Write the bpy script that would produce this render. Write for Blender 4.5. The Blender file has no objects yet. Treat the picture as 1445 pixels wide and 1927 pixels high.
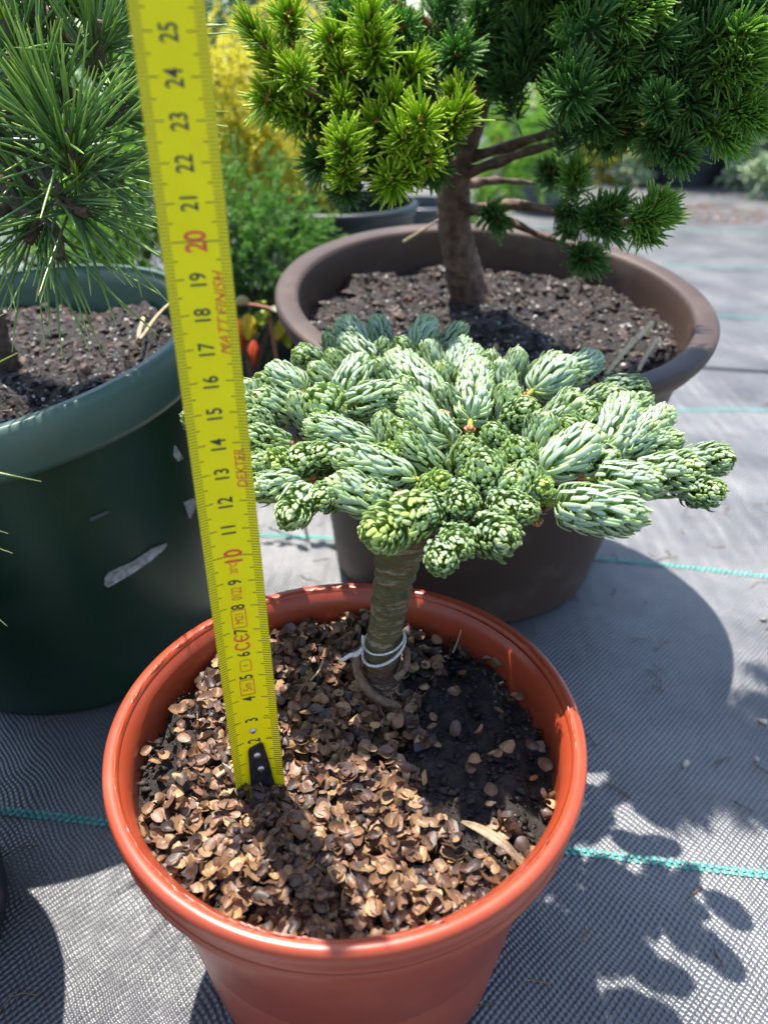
import bpy, bmesh, math, random
import numpy as np
from mathutils import Vector, Matrix
random.seed(7); RG = np.random.default_rng(11)
SC = bpy.context.scene
CM = 0.01                                    # everything below is thought out in centimetres

# ------------------------------------------------------------------ camera
TH = math.radians(31.0); CH = 37.7; FP = 1447.0
cam_d = bpy.data.cameras.new('camera'); cam = bpy.data.objects.new('camera', cam_d)
SC.collection.objects.link(cam); SC.camera = cam
cam.location = (0, 0, CH*CM); cam.rotation_euler = (math.pi/2-TH, 0, 0)
cam_d.sensor_fit = 'AUTO'; cam_d.sensor_width = 36; cam_d.lens = 36*FP/1927
cam_d.clip_start = 0.01; cam_d.clip_end = 200
cam_d.dof.use_dof = True; cam_d.dof.focus_distance = 0.325; cam_d.dof.aperture_fstop = 8.5

# ------------------------------------------------------------------ light
SUN = Vector((-0.15, 0.32, 1.0)).normalized()
w = bpy.data.worlds.new('World'); SC.world = w; w.use_nodes = True
nt = w.node_tree; nt.nodes.clear()
sky = nt.nodes.new('ShaderNodeTexSky'); sky.sky_type = 'NISHITA'; sky.sun_disc = False
sky.sun_elevation = math.asin(SUN.z); sky.sun_rotation = math.atan2(SUN.x, SUN.y)
bg = nt.nodes.new('ShaderNodeBackground'); bg.inputs[1].default_value = 0.15
wo = nt.nodes.new('ShaderNodeOutputWorld')
nt.links.new(sky.outputs[0], bg.inputs[0]); nt.links.new(bg.outputs[0], wo.inputs[0])
sd = bpy.data.lights.new('sun', 'SUN'); sd.energy = 4.8; sd.angle = math.radians(0.6); sd.color = (1, .94, .86)
so = bpy.data.objects.new('sun', sd); SC.collection.objects.link(so)
so.rotation_euler = SUN.to_track_quat('Z', 'Y').to_euler(); so.location = (0, 0, 3)
SC.view_settings.view_transform = 'Standard'; SC.view_settings.look = 'None'
SC.view_settings.exposure = 1.2; SC.view_settings.gamma = 1
SC.render.resolution_x = 767; SC.render.resolution_y = 1024
SC.render.engine = 'CYCLES'
SC.cycles.max_bounces = 8; SC.cycles.transparent_max_bounces = 4

# ------------------------------------------------------------------ helpers
COL = SC.collection
def ray(px, py):
    c, s = math.cos(TH), math.sin(TH); u = -(py-963.5)/FP; r = (px-722.5)/FP
    return np.array([r, c+u*s, -s+u*c])
CAM = np.array([0, 0, CH])
def atz(px, py, z): d = ray(px, py); return CAM + d*((z-CH)/d[2])
def aty(px, py, Y): d = ray(px, py); return CAM + d*(Y/d[1])
def tag(o, label=None, cat=None, group=None, kind=None):
    if label: o['label'] = label
    if cat: o['category'] = cat
    if group: o['group'] = group
    if kind: o['kind'] = kind
    return o
def thing(name, base, label, cat, group=None):
    o = bpy.data.objects.new(name, None); COL.objects.link(o); o.empty_display_size = .02
    o.location = Vector(base)*CM; o['_b'] = [float(v) for v in base]
    return tag(o, label, cat, group)
def base_of(p):
    return np.array(p['_b']) if p is not None and '_b' in p else np.zeros(3)
def mesh_np(name, V, F, mats, fm=None, attrs=None, smooth=True):
    """V (n,3) in cm, F list of index arrays (each (m,k)), attrs {name:(n,) or (n,3)}"""
    me = bpy.data.meshes.new(name)
    V = np.asarray(V, float)*CM
    Fs = [np.asarray(f, int) for f in F if len(f)]
    nl = sum(f.size for f in Fs); nf = sum(len(f) for f in Fs)
    me.vertices.add(len(V)); me.vertices.foreach_set('co', V.astype(np.float32).ravel())
    me.loops.add(nl); me.polygons.add(nf)
    me.loops.foreach_set('vertex_index', np.concatenate([f.ravel() for f in Fs]).astype(np.int32))
    tot = np.concatenate([np.full(len(f), f.shape[1]) for f in Fs]).astype(np.int32)
    st = np.concatenate([[0], np.cumsum(tot)[:-1]]).astype(np.int32)
    me.polygons.foreach_set('loop_start', st); me.polygons.foreach_set('loop_total', tot)
    if fm is not None: me.polygons.foreach_set('material_index', np.concatenate(fm).astype(np.int32))
    me.polygons.foreach_set('use_smooth', np.full(nf, smooth))
    for m in (mats if isinstance(mats, (list, tuple)) else [mats]): me.materials.append(m)
    for k, a in (attrs or {}).items():
        a = np.asarray(a, np.float32)
        if a.ndim == 1:
            at = me.attributes.new(k, 'FLOAT', 'POINT'); at.data.foreach_set('value', a)
        else:
            at = me.attributes.new(k, 'FLOAT_COLOR', 'POINT')
            at.data.foreach_set('color', np.concatenate([a, np.ones((len(a), 1), np.float32)], 1).ravel())
    me.update(calc_edges=True); me.validate()
    return me
def link(name, me, parent=None):
    o = bpy.data.objects.new(name, me); COL.objects.link(o)
    if parent is not None: o.parent = parent
    return o
def obj(name, V, F, mats, parent=None, **k):
    """world-space verts in cm; stored relative to the parent's base"""
    par = parent; b = np.zeros(3)
    while par is not None:
        if '_b' in par: b = base_of(par); break
        par = par.parent
    return link(name, mesh_np(name, np.asarray(V)-b, F, mats, **k), parent)

class MB:
    def __init__(s): s.V = []; s.F = {}; s.n = 0; s.A = {}
    def add(s, V, F, mi=0, **attrs):
        V = np.asarray(V, float)
        if isinstance(F, (list, tuple)) and isinstance(F[0], (list, tuple)): F = np.array(F)
        for f in (F if isinstance(F, (list, tuple)) else [F]):
            f = np.asarray(f, int)
            if len(f): s.F.setdefault((f.shape[1], mi), []).append(f+s.n)
        for k, a in attrs.items():
            s.A.setdefault(k, []).append((s.n, np.asarray(a, float)))
        s.V.append(V); s.n += len(V)
    def data(s):
        V = np.concatenate(s.V); F = []; fm = []
        for (k, mi), l in s.F.items():
            f = np.concatenate(l); F.append(f); fm.append(np.full(len(f), mi))
        at = {}
        for k, l in s.A.items():
            d = l[0][1].ndim
            a = np.zeros((len(V),)+((l[0][1].shape[1],) if d > 1 else ()))
            for st, x in l: a[st:st+len(x)] = x
            at[k] = a
        return V, F, fm, at
    def obj(s, name, mats, parent=None, smooth=True):
        V, F, fm, at = s.data()
        return obj(name, V, F, mats, parent, fm=fm, attrs=at, smooth=smooth)
    def mesh(s, name, mats, smooth=True):
        V, F, fm, at = s.data(); return mesh_np(name, V, F, mats, fm=fm, attrs=at, smooth=smooth)

def frames(P):
    P = np.asarray(P, float); T = np.gradient(P, axis=0); T /= np.linalg.norm(T, axis=1)[:, None]+1e-12
    a = np.array([0, 0, 1.]) if abs(T[0][2]) < .9 else np.array([1., 0, 0])
    N = []; n = np.cross(a, T[0]); n /= np.linalg.norm(n)
    for t in T:
        n = n-t*(n@t); n /= np.linalg.norm(n); N.append(n.copy())
    N = np.array(N); return T, N, np.cross(T, N)
def smooth_path(P, n=20):
    P = np.asarray(P, float); m = len(P)
    t = np.linspace(0, m-1, n); o = []
    for q in t:
        i = min(int(q), m-2); f = q-i
        p0 = P[max(i-1, 0)]; p1 = P[i]; p2 = P[i+1]; p3 = P[min(i+2, m-1)]
        o.append(.5*((2*p1)+(-p0+p2)*f+(2*p0-5*p1+4*p2-p3)*f*f+(-p0+3*p1-3*p2+p3)*f**3))
    return np.array(o)
def tube(mb, P, R, seg=10, mi=0, bump=None, **at):
    P = np.asarray(P, float); n = len(P); R = np.broadcast_to(R, (n,)).astype(float)
    T, N, B = frames(P); a = np.linspace(0, 2*np.pi, seg, endpoint=False)
    r = R[:, None]*np.ones((n, seg))
    if bump is not None: r = r*(1+bump(np.arange(n)[:, None]/(n-1), a[None, :]))
    V = P[:, None]+r[..., None]*(np.cos(a)[None, :, None]*N[:, None]+np.sin(a)[None, :, None]*B[:, None])
    V = V.reshape(-1, 3); i = np.arange(n-1)[:, None]*seg; j = np.arange(seg)[None]; k = (j+1) % seg
    F = np.stack([i+j, i+k, i+seg+k, i+seg+j], -1).reshape(-1, 4)
    V = np.concatenate([V, P[:1], P[-1:]]); c0 = n*seg; jj = np.arange(seg)
    F2 = np.concatenate([np.stack([np.full(seg, c0), (jj+1) % seg, jj], 1),
                         np.stack([np.full(seg, c0+1), (n-1)*seg+jj, (n-1)*seg+(jj+1) % seg], 1)])
    mb.add(V, [F, F2], mi, **{k2: np.full(len(V), v) for k2, v in at.items()})
def lathe(mb, prof, c, seg=128, mi=0, tilt=(0, 0), z0=0, jit=None, squash=None):
    """prof [(r,z)] ; tilt shears heights: z += ax*X+ay*Y in proportion to height, and leans the axis"""
    prof = np.array(prof, float); a = np.linspace(0, 2*np.pi, seg, endpoint=False)
    r = prof[:, 0][:, None]*np.ones(seg); z = prof[:, 1][:, None]*np.ones(seg)
    if jit is not None: dr, dz = jit(prof, a); r = r+dr; z = z+dz
    X = r*np.cos(a); Y = r*np.sin(a); H = prof[:, 1].max(); k = np.clip(z/H, 0, 1)
    Z = z+k*(tilt[0]*X+tilt[1]*Y)
    X = X-tilt[0]*z; Y = Y-tilt[1]*z
    V = np.stack([X+c[0], Y+c[1], Z+z0], -1).reshape(-1, 3)
    n = len(prof); i = np.arange(n-1)[:, None]*seg; j = np.arange(seg)[None]; kk = (j+1) % seg
    F = np.stack([i+j, i+kk, i+seg+kk, i+seg+j], -1).reshape(-1, 4)
    mb.add(V, F, mi)
def sweep(mb, P, Nn, W, cross, mi_of=None, mi=0, vrep=None, **extra):
    """P (N,K,3) paths, Nn (N,K,3) face normals, W (N,K) half widths, cross (C,2) closed section"""
    N, K, _ = P.shape; C = len(cross); cross = np.asarray(cross, float)
    T = np.gradient(P, axis=1); T /= np.linalg.norm(T, axis=2)[..., None]+1e-12
    B = np.cross(T, Nn); B /= np.linalg.norm(B, axis=2)[..., None]+1e-12
    Nn = np.cross(B, T)
    V = P[:, :, None]+W[:, :, None, None]*(cross[:, 0][None, None, :, None]*B[:, :, None]+cross[:, 1][None, None, :, None]*Nn[:, :, None])
    V = V.reshape(-1, 3); b = (np.arange(N)*K*C)[:, None, None]; i = np.arange(K-1)[None, :, None]*C; j = np.arange(C)[None, None]; k = (j+1) % C
    F = np.stack([b+i+j, b+i+k, b+i+C+k, b+i+C+j], -1)      # N,K-1,C,4
    t = np.broadcast_to(np.linspace(0, 1, K)[None, :, None], (N, K, C)).ravel()
    u = np.broadcast_to(cross[:, 0][None, None], (N, K, C)).ravel()
    rnd = np.broadcast_to(RG.random(N)[:, None, None], (N, K, C)).ravel()
    at = dict(v=t, u=u, rnd=rnd)
    for kx, vx in extra.items(): at[kx] = np.broadcast_to(np.asarray(vx)[:, None, None], (N, K, C)).ravel()
    if mi_of is None: mb.add(V, F.reshape(-1, 4), mi, **at)
    else:
        for m in set(mi_of):
            idx = [q for q in range(C) if mi_of[q] == m]
            if m == mi_of[0]: mb.add(V, F[:, :, idx].reshape(-1, 4), m, **at); off = mb.n-len(V)
            else: mb.F.setdefault((4, m), []).append(F[:, :, idx].reshape(-1, 4)+off)
def join(mb, data, B, ax, kl, kw, roll):
    V, F, fm, at = data; M = np.array(Vector([float(q) for q in ax]).to_track_quat('X', 'Z').to_matrix()) @ np.array(Matrix.Rotation(roll, 3, 'X'))
    W = (V*[kl, kw, kw])@M.T+B; first = True; n0 = mb.n
    mb.add(W, [F[0]], int(fm[0][0]), **at)
    for f, m_ in list(zip(F, fm))[1:]: mb.F.setdefault((f.shape[1], int(m_[0])), []).append(f+n0)
def unit(v): v = np.asarray(v, float); return v/(np.linalg.norm(v, axis=-1, keepdims=True)+1e-12)

# ------------------------------------------------------------------ material helpers
def new_mat(name):
    m = bpy.data.materials.new(name); m.use_nodes = True; t = m.node_tree; t.nodes.clear()
    o = t.nodes.new('ShaderNodeOutputMaterial'); p = t.nodes.new('ShaderNodeBsdfPrincipled')
    t.links.new(p.outputs[0], o.inputs[0]); return m, t, p, o
def N(t, typ, **k):
    n = t.nodes.new(typ)
    for a, b in k.items():
        if a.startswith('i_'):
            key = a[2:]; key = int(key) if key.isdigit() else key.replace('_', ' ')
            n.inputs[key].default_value = b
        else: setattr(n, a, b)
    return n
def ramp(t, fac, stops, interp='LINEAR'):
    n = t.nodes.new('ShaderNodeValToRGB'); n.color_ramp.interpolation = interp
    e = n.color_ramp.elements
    while len(e) > 2: e.remove(e[-1])
    for i, (p, c) in enumerate(stops):
        if i > 1: e.new(p)
        e[i].position = p; e[i].color = (*c, 1) if len(c) == 3 else c
    t.links.new(fac, n.inputs[0]); return n.outputs[0]
def tc(t): return N(t, 'ShaderNodeTexCoord').outputs['Object']
def noise(t, scale, detail=4, rough=.55, vec=None, dim='3D'):
    n = N(t, 'ShaderNodeTexNoise'); n.inputs['Scale'].default_value = scale; n.inputs['Detail'].default_value = detail
    n.inputs['Roughness'].default_value = rough; t.links.new(vec if vec is not None else tc(t), n.inputs['Vector']); return n.outputs['Fac']
def mix(t, fac, a, b, typ='MIX'):
    n = N(t, 'ShaderNodeMix', data_type='RGBA', blend_type=typ)
    for s, i in ((fac, 0), (a, 6), (b, 7)):
        if hasattr(s, 'is_output'): t.links.new(s, n.inputs[i])
        else: n.inputs[i].default_value = s if i == 0 else (*s, 1)
    return n.outputs[2]
def math_(t, op, a, b=None, c=None, clamp=False):
    n = N(t, 'ShaderNodeMath', operation=op, use_clamp=clamp)
    for i, s in enumerate((a, b, c)):
        if s is None: continue
        if hasattr(s, 'is_output'): t.links.new(s, n.inputs[i])
        else: n.inputs[i].default_value = s
    return n.outputs[0]
def bump(t, p, h, strength=.3, dist=.001, prev=None):
    b = N(t, 'ShaderNodeBump'); b.inputs['Strength'].default_value = strength; b.inputs['Distance'].default_value = dist
    t.links.new(h, b.inputs['Height']); t.links.new(b.outputs[0], p.inputs['Normal']); return b.outputs[0]
def attr(t, n): return N(t, 'ShaderNodeAttribute', attribute_name=n)
def simple(name, c1, c2, scale=200, rough=.5, b=0, bd=.0005, spec=.5, detail=5, bscale=None):
    """two-tone noisy procedural surface; scale in 1/m"""
    m, t, p, o = new_mat(name); f = noise(t, scale, detail)
    t.links.new(ramp(t, f, [(.35, c1), (.65, c2)]), p.inputs['Base Color'])
    p.inputs['Roughness'].default_value = rough; p.inputs['Specular IOR Level'].default_value = spec
    if b: bump(t, p, noise(t, bscale or scale*2, 6, .6), b, bd)
    return m
def leafmat(name, stops, rough=.45, trans=.35, tcol=(.35, .6, .05), spec=.4, rvar=.25, coat=0):
    """colour runs along the needle (attribute v), varies per needle (rnd) and per shoot (object random)"""
    m, t, p, o = new_mat(name)
    col = ramp(t, attr(t, 'v').outputs['Fac'], stops)
    r = attr(t, 'rnd').outputs['Fac']
    oi = N(t, 'ShaderNodeObjectInfo').outputs['Random']
    k = math_(t, 'ADD', math_(t, 'MULTIPLY', r, rvar), math_(t, 'MULTIPLY', oi, rvar))
    k = math_(t, 'ADD', k, 1-rvar)
    hv = N(t, 'ShaderNodeHueSaturation'); t.links.new(col, hv.inputs['Color']); t.links.new(k, hv.inputs['Value'])
    t.links.new(hv.outputs[0], p.inputs['Base Color'])
    p.inputs['Roughness'].default_value = rough; p.inputs['Specular IOR Level'].default_value = spec
    tr = N(t, 'ShaderNodeBsdfTranslucent'); c2 = mix(t, .6, hv.outputs[0], tcol); t.links.new(c2, tr.inputs[0])
    ms = N(t, 'ShaderNodeMixShader'); ms.inputs[0].default_value = trans
    t.links.new(p.outputs[0], ms.inputs[1]); t.links.new(tr.outputs[0], ms.inputs[2]); t.links.new(ms.outputs[0], o.inputs[0])
    return m

# ================================================================== GROUND
def make_ground():
    m, t, p, o = new_mat('woven_ground_cloth')
    sep = N(t, 'ShaderNodeSeparateXYZ'); t.links.new(tc(t), sep.inputs[0])
    wob = noise(t, 14, 2)
    x = math_(t, 'ADD', sep.outputs[0], math_(t, 'MULTIPLY', wob, .012)); y = math_(t, 'ADD', sep.outputs[1], math_(t, 'MULTIPLY', wob, .02))
    y = math_(t, 'ADD', y, math_(t, 'MULTIPLY', x, .10))
    cx = math_(t, 'COSINE', math_(t, 'MULTIPLY', x, 2*math.pi/.0037)); cy = math_(t, 'COSINE', math_(t, 'MULTIPLY', y, 2*math.pi/.0041))
    h = math_(t, 'MULTIPLY', cx, cy)
    h = math_(t, 'MULTIPLY', h, math_(t, 'MULTIPLY_ADD', noise(t, 210, 3, .6), 1.3, .3)); h01 = math_(t, 'MULTIPLY_ADD', h, .5, .5)
    # fine yarn direction
    fy = math_(t, 'COSINE', math_(t, 'MULTIPLY', x, 2*math.pi/.0021))
    big = noise(t, 9, 5, .6); fine = noise(t, 160, 3)
    dust = ramp(t, big, [(.35, (.052, .055, .062)), (.62, (.13, .132, .137))])
    weave = ramp(t, h01, [(.1, (.5, .5, .5)), (.75, (1.2, 1.2, 1.2))])
    c = mix(t, 1.0, dust, weave, 'MULTIPLY')
    spots = ramp(t, noise(t, 55, 3, .5), [(.68, (0, 0, 0)), (.78, (1, 1, 1))])
    c = mix(t, math_(t, 'MULTIPLY', spots, .25), c, (.2, .17, .13))
    t.links.new(c, p.inputs['Base Color'])
    p.inputs['Roughness'].default_value = .40
    p.inputs['Specular IOR Level'].default_value = 1.0
    hh = math_(t, 'ADD', h, math_(t, 'MULTIPLY', fine, .5)); hh = math_(t, 'ADD', hh, math_(t, 'MULTIPLY', fy, .12))
    bump(t, p, hh, .45, .0010)
    # near sheet: fine grid with gentle ruck; beyond: coarse to the horizon
    def hgt(X, Y):
        return .35*np.sin(X*.07+Y*.05)+.3*np.sin(X*.03-Y*.11+1)+.18*np.sin(X*.21+Y*.16+2)+.12*np.sin(Y*.43+X*.06)+.10*np.exp(-(np.sin(Y*.085-X*.03+.7)/.12)**2)+.08*np.exp(-(np.sin(Y*.05+X*.045)/.07)**2)
    xs = np.concatenate([-np.geomspace(4000, 130, 14), np.linspace(-120, 180, 150), np.geomspace(190, 4000, 14)])
    ys = np.concatenate([[-300, -60], np.linspace(-20, 240, 160), np.geomspace(250, 6000, 20)])
    X, Y = np.meshgrid(xs, ys); Z = hgt(X, Y)*np.clip(1-np.abs(Y-100)/160, 0, 1)*.8-.25
    V = np.stack([X, Y, Z], -1).reshape(-1, 3); nx = len(xs)
    i = np.arange(len(ys)-1)[:, None]*nx; j = np.arange(nx-1)[None]
    F = np.stack([i+j, i+j+1, i+j+1+nx, i+j+nx], -1).reshape(-1, 4)
    g = obj('ground_cloth', V, [F], m); tag(g, kind='structure')
    zf = lambda X, Y: hgt(X, Y)*np.clip(1-np.abs(Y-100)/160, 0, 1)*.8-.25
    # woven guide threads
    ms, t, p, o = new_mat('teal_thread')
    t.links.new(ramp(t, noise(t, 90, 3), [(.3, (.02, .26, .22)), (.7, (.06, .42, .36))]), p.inputs['Base Color']); p.inputs['Roughness'].default_value = .4
    rows = [(27.3, .098), (57.3, .13), (92.3, .12), (131, .10), (168, .1), (205, .11)]
    mb = MB()
    for k, (y0, sl) in enumerate(rows):
        pitch = .42 if k < 3 else .6
        x0, x1 = (-40, 60) if k < 2 else (-70, 130)
        X = np.arange(x0, x1, pitch/2); n = len(X)
        Y = y0-sl*X+.35*np.sin(X*.09+k)+.2*np.sin(X*.23+2*k)
        side = np.where(np.arange(n) % 2, 1, -1)
        Yc = Y+side*.14
        zz = zf(X, Yc)
        # small raised lozenge stitches
        a = np.array([[-.62, 0, 0], [-.3, .5, .06], [.3, .5, .06], [.62, 0, 0], [.3, -.5, .06], [-.3, -.5, .06], [0, 0, .14]])
        s = np.array([pitch*.62, .26, 1])
        Vs = a[None]*s+np.stack([X, Yc, zz+.03], -1)[:, None]
        Vs = Vs.reshape(-1, 3); b = np.arange(n)[:, None, None]*7
        tri = np.array([[0, 5, 6], [5, 4, 6], [4, 3, 6], [3, 2, 6], [2, 1, 6], [1, 0, 6]])
        mb.add(Vs, (b+tri[None]).reshape(-1, 3))
    g = mb.obj('ground_cloth_thread', ms, smooth=True); tag(g, kind='structure')
    # the overlapping second sheet behind: its hem
    mb = MB(); X = np.linspace(-60, 130, 120); Y = 106.5-.12*X+.5*np.sin(X*.12)
    Z = zf(X, Y); hw = [0, .05, .5, 2.2]; hz = [.02, .45, .42, .12]
    V = np.stack([np.stack([X, Y+a, Z+b], -1) for a, b in zip(hw, hz)], 1).reshape(-1, 3)
    i = np.arange(len(X)-1)[:, None]*4; j = np.arange(3)[None]
    mb.add(V, np.stack([i+j, i+4+j, i+5+j, i+1+j], -1).reshape(-1, 4))
    g = mb.obj('ground_cloth_hem', m); tag(g, kind='structure')
    return zf
GZ = make_ground()

# ================================================================== POTS
def plastic(name, c, rough=.35, dirt=(.2, .17, .13), dk=.15, spec=.5, sss=0):
    m, t, p, o = new_mat(name)
    f = noise(t, 16, 6, .65); f2 = ramp(t, f, [(.52, (0, 0, 0)), (.75, (1, 1, 1))])
    c2 = mix(t, math_(t, 'MULTIPLY', f2, dk), c, dirt)
    st = N(t, 'ShaderNodeMapping'); st.inputs['Scale'].default_value = (60, 60, 9); t.links.new(tc(t), st.inputs[0])
    s = noise(t, 3, 5, .6, st.outputs[0])
    c2 = mix(t, math_(t, 'MULTIPLY', s, .25), c2, tuple(v*.6 for v in c))
    sp_ = ramp(t, noise(t, 420, 3, .6), [(.64, (0, 0, 0)), (.69, (1, 1, 1))]); where_ = ramp(t, noise(t, 22, 3, .5), [(.48, (0, 0, 0)), (.66, (1, 1, 1))])
    c2 = mix(t, math_(t, 'MULTIPLY', math_(t, 'MULTIPLY', sp_, where_), .7), c2, (.07, .045, .03))
    ms_ = N(t, 'ShaderNodeMapping'); ms_.inputs['Scale'].default_value = (12, 12, 380); ms_.inputs['Rotation'].default_value = (.25, .1, 0); t.links.new(tc(t), ms_.inputs[0])
    sc_ = ramp(t, noise(t, 1, 4, .7, ms_.outputs[0]), [(.66, (0, 0, 0)), (.72, (1, 1, 1))]); c2 = mix(t, math_(t, 'MULTIPLY', sc_, .22), c2, tuple(min(1, v*1.8+.05) for v in c))
    t.links.new(c2, p.inputs['Base Color'])
    t.links.new(math_(t, 'MULTIPLY_ADD', f, .35, rough-.15), p.inputs['Roughness'])
    p.inputs['Specular IOR Level'].default_value = spec
    if sss:
        p.inputs['Subsurface Weight'].default_value = sss; p.inputs['Subsurface Radius'].default_value = (.006, .0015, .0008); p.inputs['Subsurface Scale'].default_value = 1
    bump(t, p, noise(t, 260, 4), .08, .0004)
    return m
TERRA = plastic('terracotta_plastic', (.34, .052, .019), .30, (.5, .2, .1), .2, .5, 0)
BROWN = plastic('brown_plastic', (.062, .038, .028), .5, (.22, .17, .12), .35, .3)
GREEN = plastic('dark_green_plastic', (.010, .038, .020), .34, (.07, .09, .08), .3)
GREEN_RIM = plastic('grey_green_plastic', (.06, .115, .085), .4, (.2, .25, .22), .3)  # lighter, greyer green than the wall
BLACK = plastic('black_plastic', (.018, .02, .024), .42, (.08, .08, .08), .25)
GREY = plastic('grey_plastic', (.07, .078, .09), .42, (.15, .15, .15), .25)
DKTEAL = plastic('blackish_green_plastic', (.007, .016, .017), .42, (.05, .07, .07), .25)

def red_pot():
    c = (-1.48, 22.34); R = 9.5
    t = thing('plant_pot', (c[0], c[1], 0), 'round terracotta-orange plastic pot in front, filled with brown hulls round the little silver fir', 'plant pot')
    mb = MB()
    # wall: outside up, inside down
    lathe(mb, [(0, .6), (6.1, .5), (6.6, 0), (6.9, .15), (7.0, .7), (8.42, 11.6), (8.55, 12.6), (8.62, 12.7), (8.72, 12.75)], c, 160)
    lathe(mb, [(8.9, 14.25), (8.62, 13.9), (8.55, 13), (8.4, 11), (7.0, 1.2), (0, 1.1)], c, 160)
    mb.obj('wall', TERRA, t)
    def jit(prof, a):
        n = len(prof); dr = np.zeros((n, len(a))); dz = np.zeros((n, len(a)))
        w = (.5+.5*np.sin(a*9+1))*(.5+.5*np.sin(a*23))+RG.random(len(a))*.35
        rip = .045*w*(RG.random(len(a)) > .25)
        dz[6] += rip; dr[6] -= rip*.4; dz[7] += rip*.5
        dz += .05*np.sin(a*2+.6)+.03*np.sin(a*3)
        return dr, dz
    mb = MB()
    lathe(mb, [(8.72, 12.75), (9.28, 12.72), (9.34, 12.78), (9.30, 13.0), (9.36, 13.55), (9.5, 14.1), (9.46, 14.42), (9.32, 14.52), (9.12, 14.5), (9.0, 14.47), (8.93, 14.36), (8.9, 14.25)],
          c, 260, jit=lambda p, a: (lambda r: r)(jitter_rim(p, a)))
    # casting seam line under the lip
    lathe(mb, [(9.31, 13.02), (9.37, 13.05), (9.375, 13.11), (9.33, 13.15)], c, 200)
    # ragged moulding flash on the lip
    a = np.linspace(0, 2*np.pi, 420, endpoint=False); h = .02+.12*RG.random(420)**2*(np.sin(a*5)+np.sin(a*11+2)+.8*np.sin(a*29) > -.4)
    r0 = 9.05+.02*np.sin(a*31)
    V = np.stack([np.stack([r0*np.cos(a)+c[0], r0*np.sin(a)+c[1], 14.47+.05*np.sin(a*2+.6)+.03*np.sin(a*3)], -1),
                  np.stack([(r0-.03)*np.cos(a)+c[0], (r0-.03)*np.sin(a)+c[1], 14.5+h+.05*np.sin(a*2+.6)+.03*np.sin(a*3)], -1),
                  np.stack([(r0-.07)*np.cos(a)+c[0], (r0-.07)*np.sin(a)+c[1], 14.45+.05*np.sin(a*2+.6)+.03*np.sin(a*3)], -1)], 1).reshape(-1, 3)
    i = np.arange(420)[:, None]*3; k = ((np.arange(420)+1) % 420)[:, None]*3; j = np.arange(2)[None]
    mb.add(V, np.stack([i+j, k+j, k+j+1, i+j+1], -1).reshape(-1, 4))
    mb.obj('rim', TERRA, t)
    return c
def jitter_rim(prof, a):
    n = len(prof); dr = np.zeros((n, len(a))); dz = np.zeros((n, len(a)))
    dz += .05*np.sin(a*2+.6)+.03*np.sin(a*3)
    dr[1:3] += .02*RG.random(len(a)); return dr, dz
RC = red_pot()

def big_pot(name, c, R, H, rb, tilt, wall_m, rim_m, label, rimw, rimh, lipr=.3, ribs=True, group=None, flat=False):
    t = thing(name, (c[0]+tilt[0]*0, c[1], 0), label, 'plant pot', group)
    ri = R-rimw
    mb = MB(); prof = [(0, .6), (rb*.9, .5), (rb*.97, 0), (rb, .3)]
    n = 12
    for q in range(n+1):
        f = q/n; prof.append((rb+(ri+.1-rb)*f, .4+(H-rimh-.4)*f))
    lathe(mb, prof, c, 128, tilt=tilt)
    mb.obj('wall', wall_m, t)
    if flat:
        mb = MB(); lathe(mb, [(ri+.2, H-rimh-.02), (R-.5, H-rimh+.25), (R-.12, H-.95), (R-.02, H-.6), (R, H-.22), (R-.1, H-.06), (R-.3, H), (ri+.25, H-.06), (ri+.05, H-.14), (ri-.08, H-.4), (ri-.2, H-1.6), (ri-.9, H-6), (rb*.9, 1)], c, 160, tilt=tilt)
        mb.obj('rim', rim_m, t); return t
    mb = MB(); lathe(mb, [(ri+.25, H-rimh-.02), (R-.3, H-rimh+.05), (R-.08, H-rimh+.5), (R, H-rimh*.5), (R-.03, H-lipr*.7), (R-.25, H-.04), (R-.7, H), (ri+.35, H-.03), (ri+.05, H-.35), (ri-.05, H-1.2), (ri-.5, H-6), (rb*.9, 1)], c, 160, tilt=tilt)
    mb.obj('rim', rim_m, t)
    return t
BC = (7.6+.0, 53.9); BT = (-.034, .118)
def cen(c, tilt, z): return (c[0]-tilt[0]*z, c[1]-tilt[1]*z)
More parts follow.
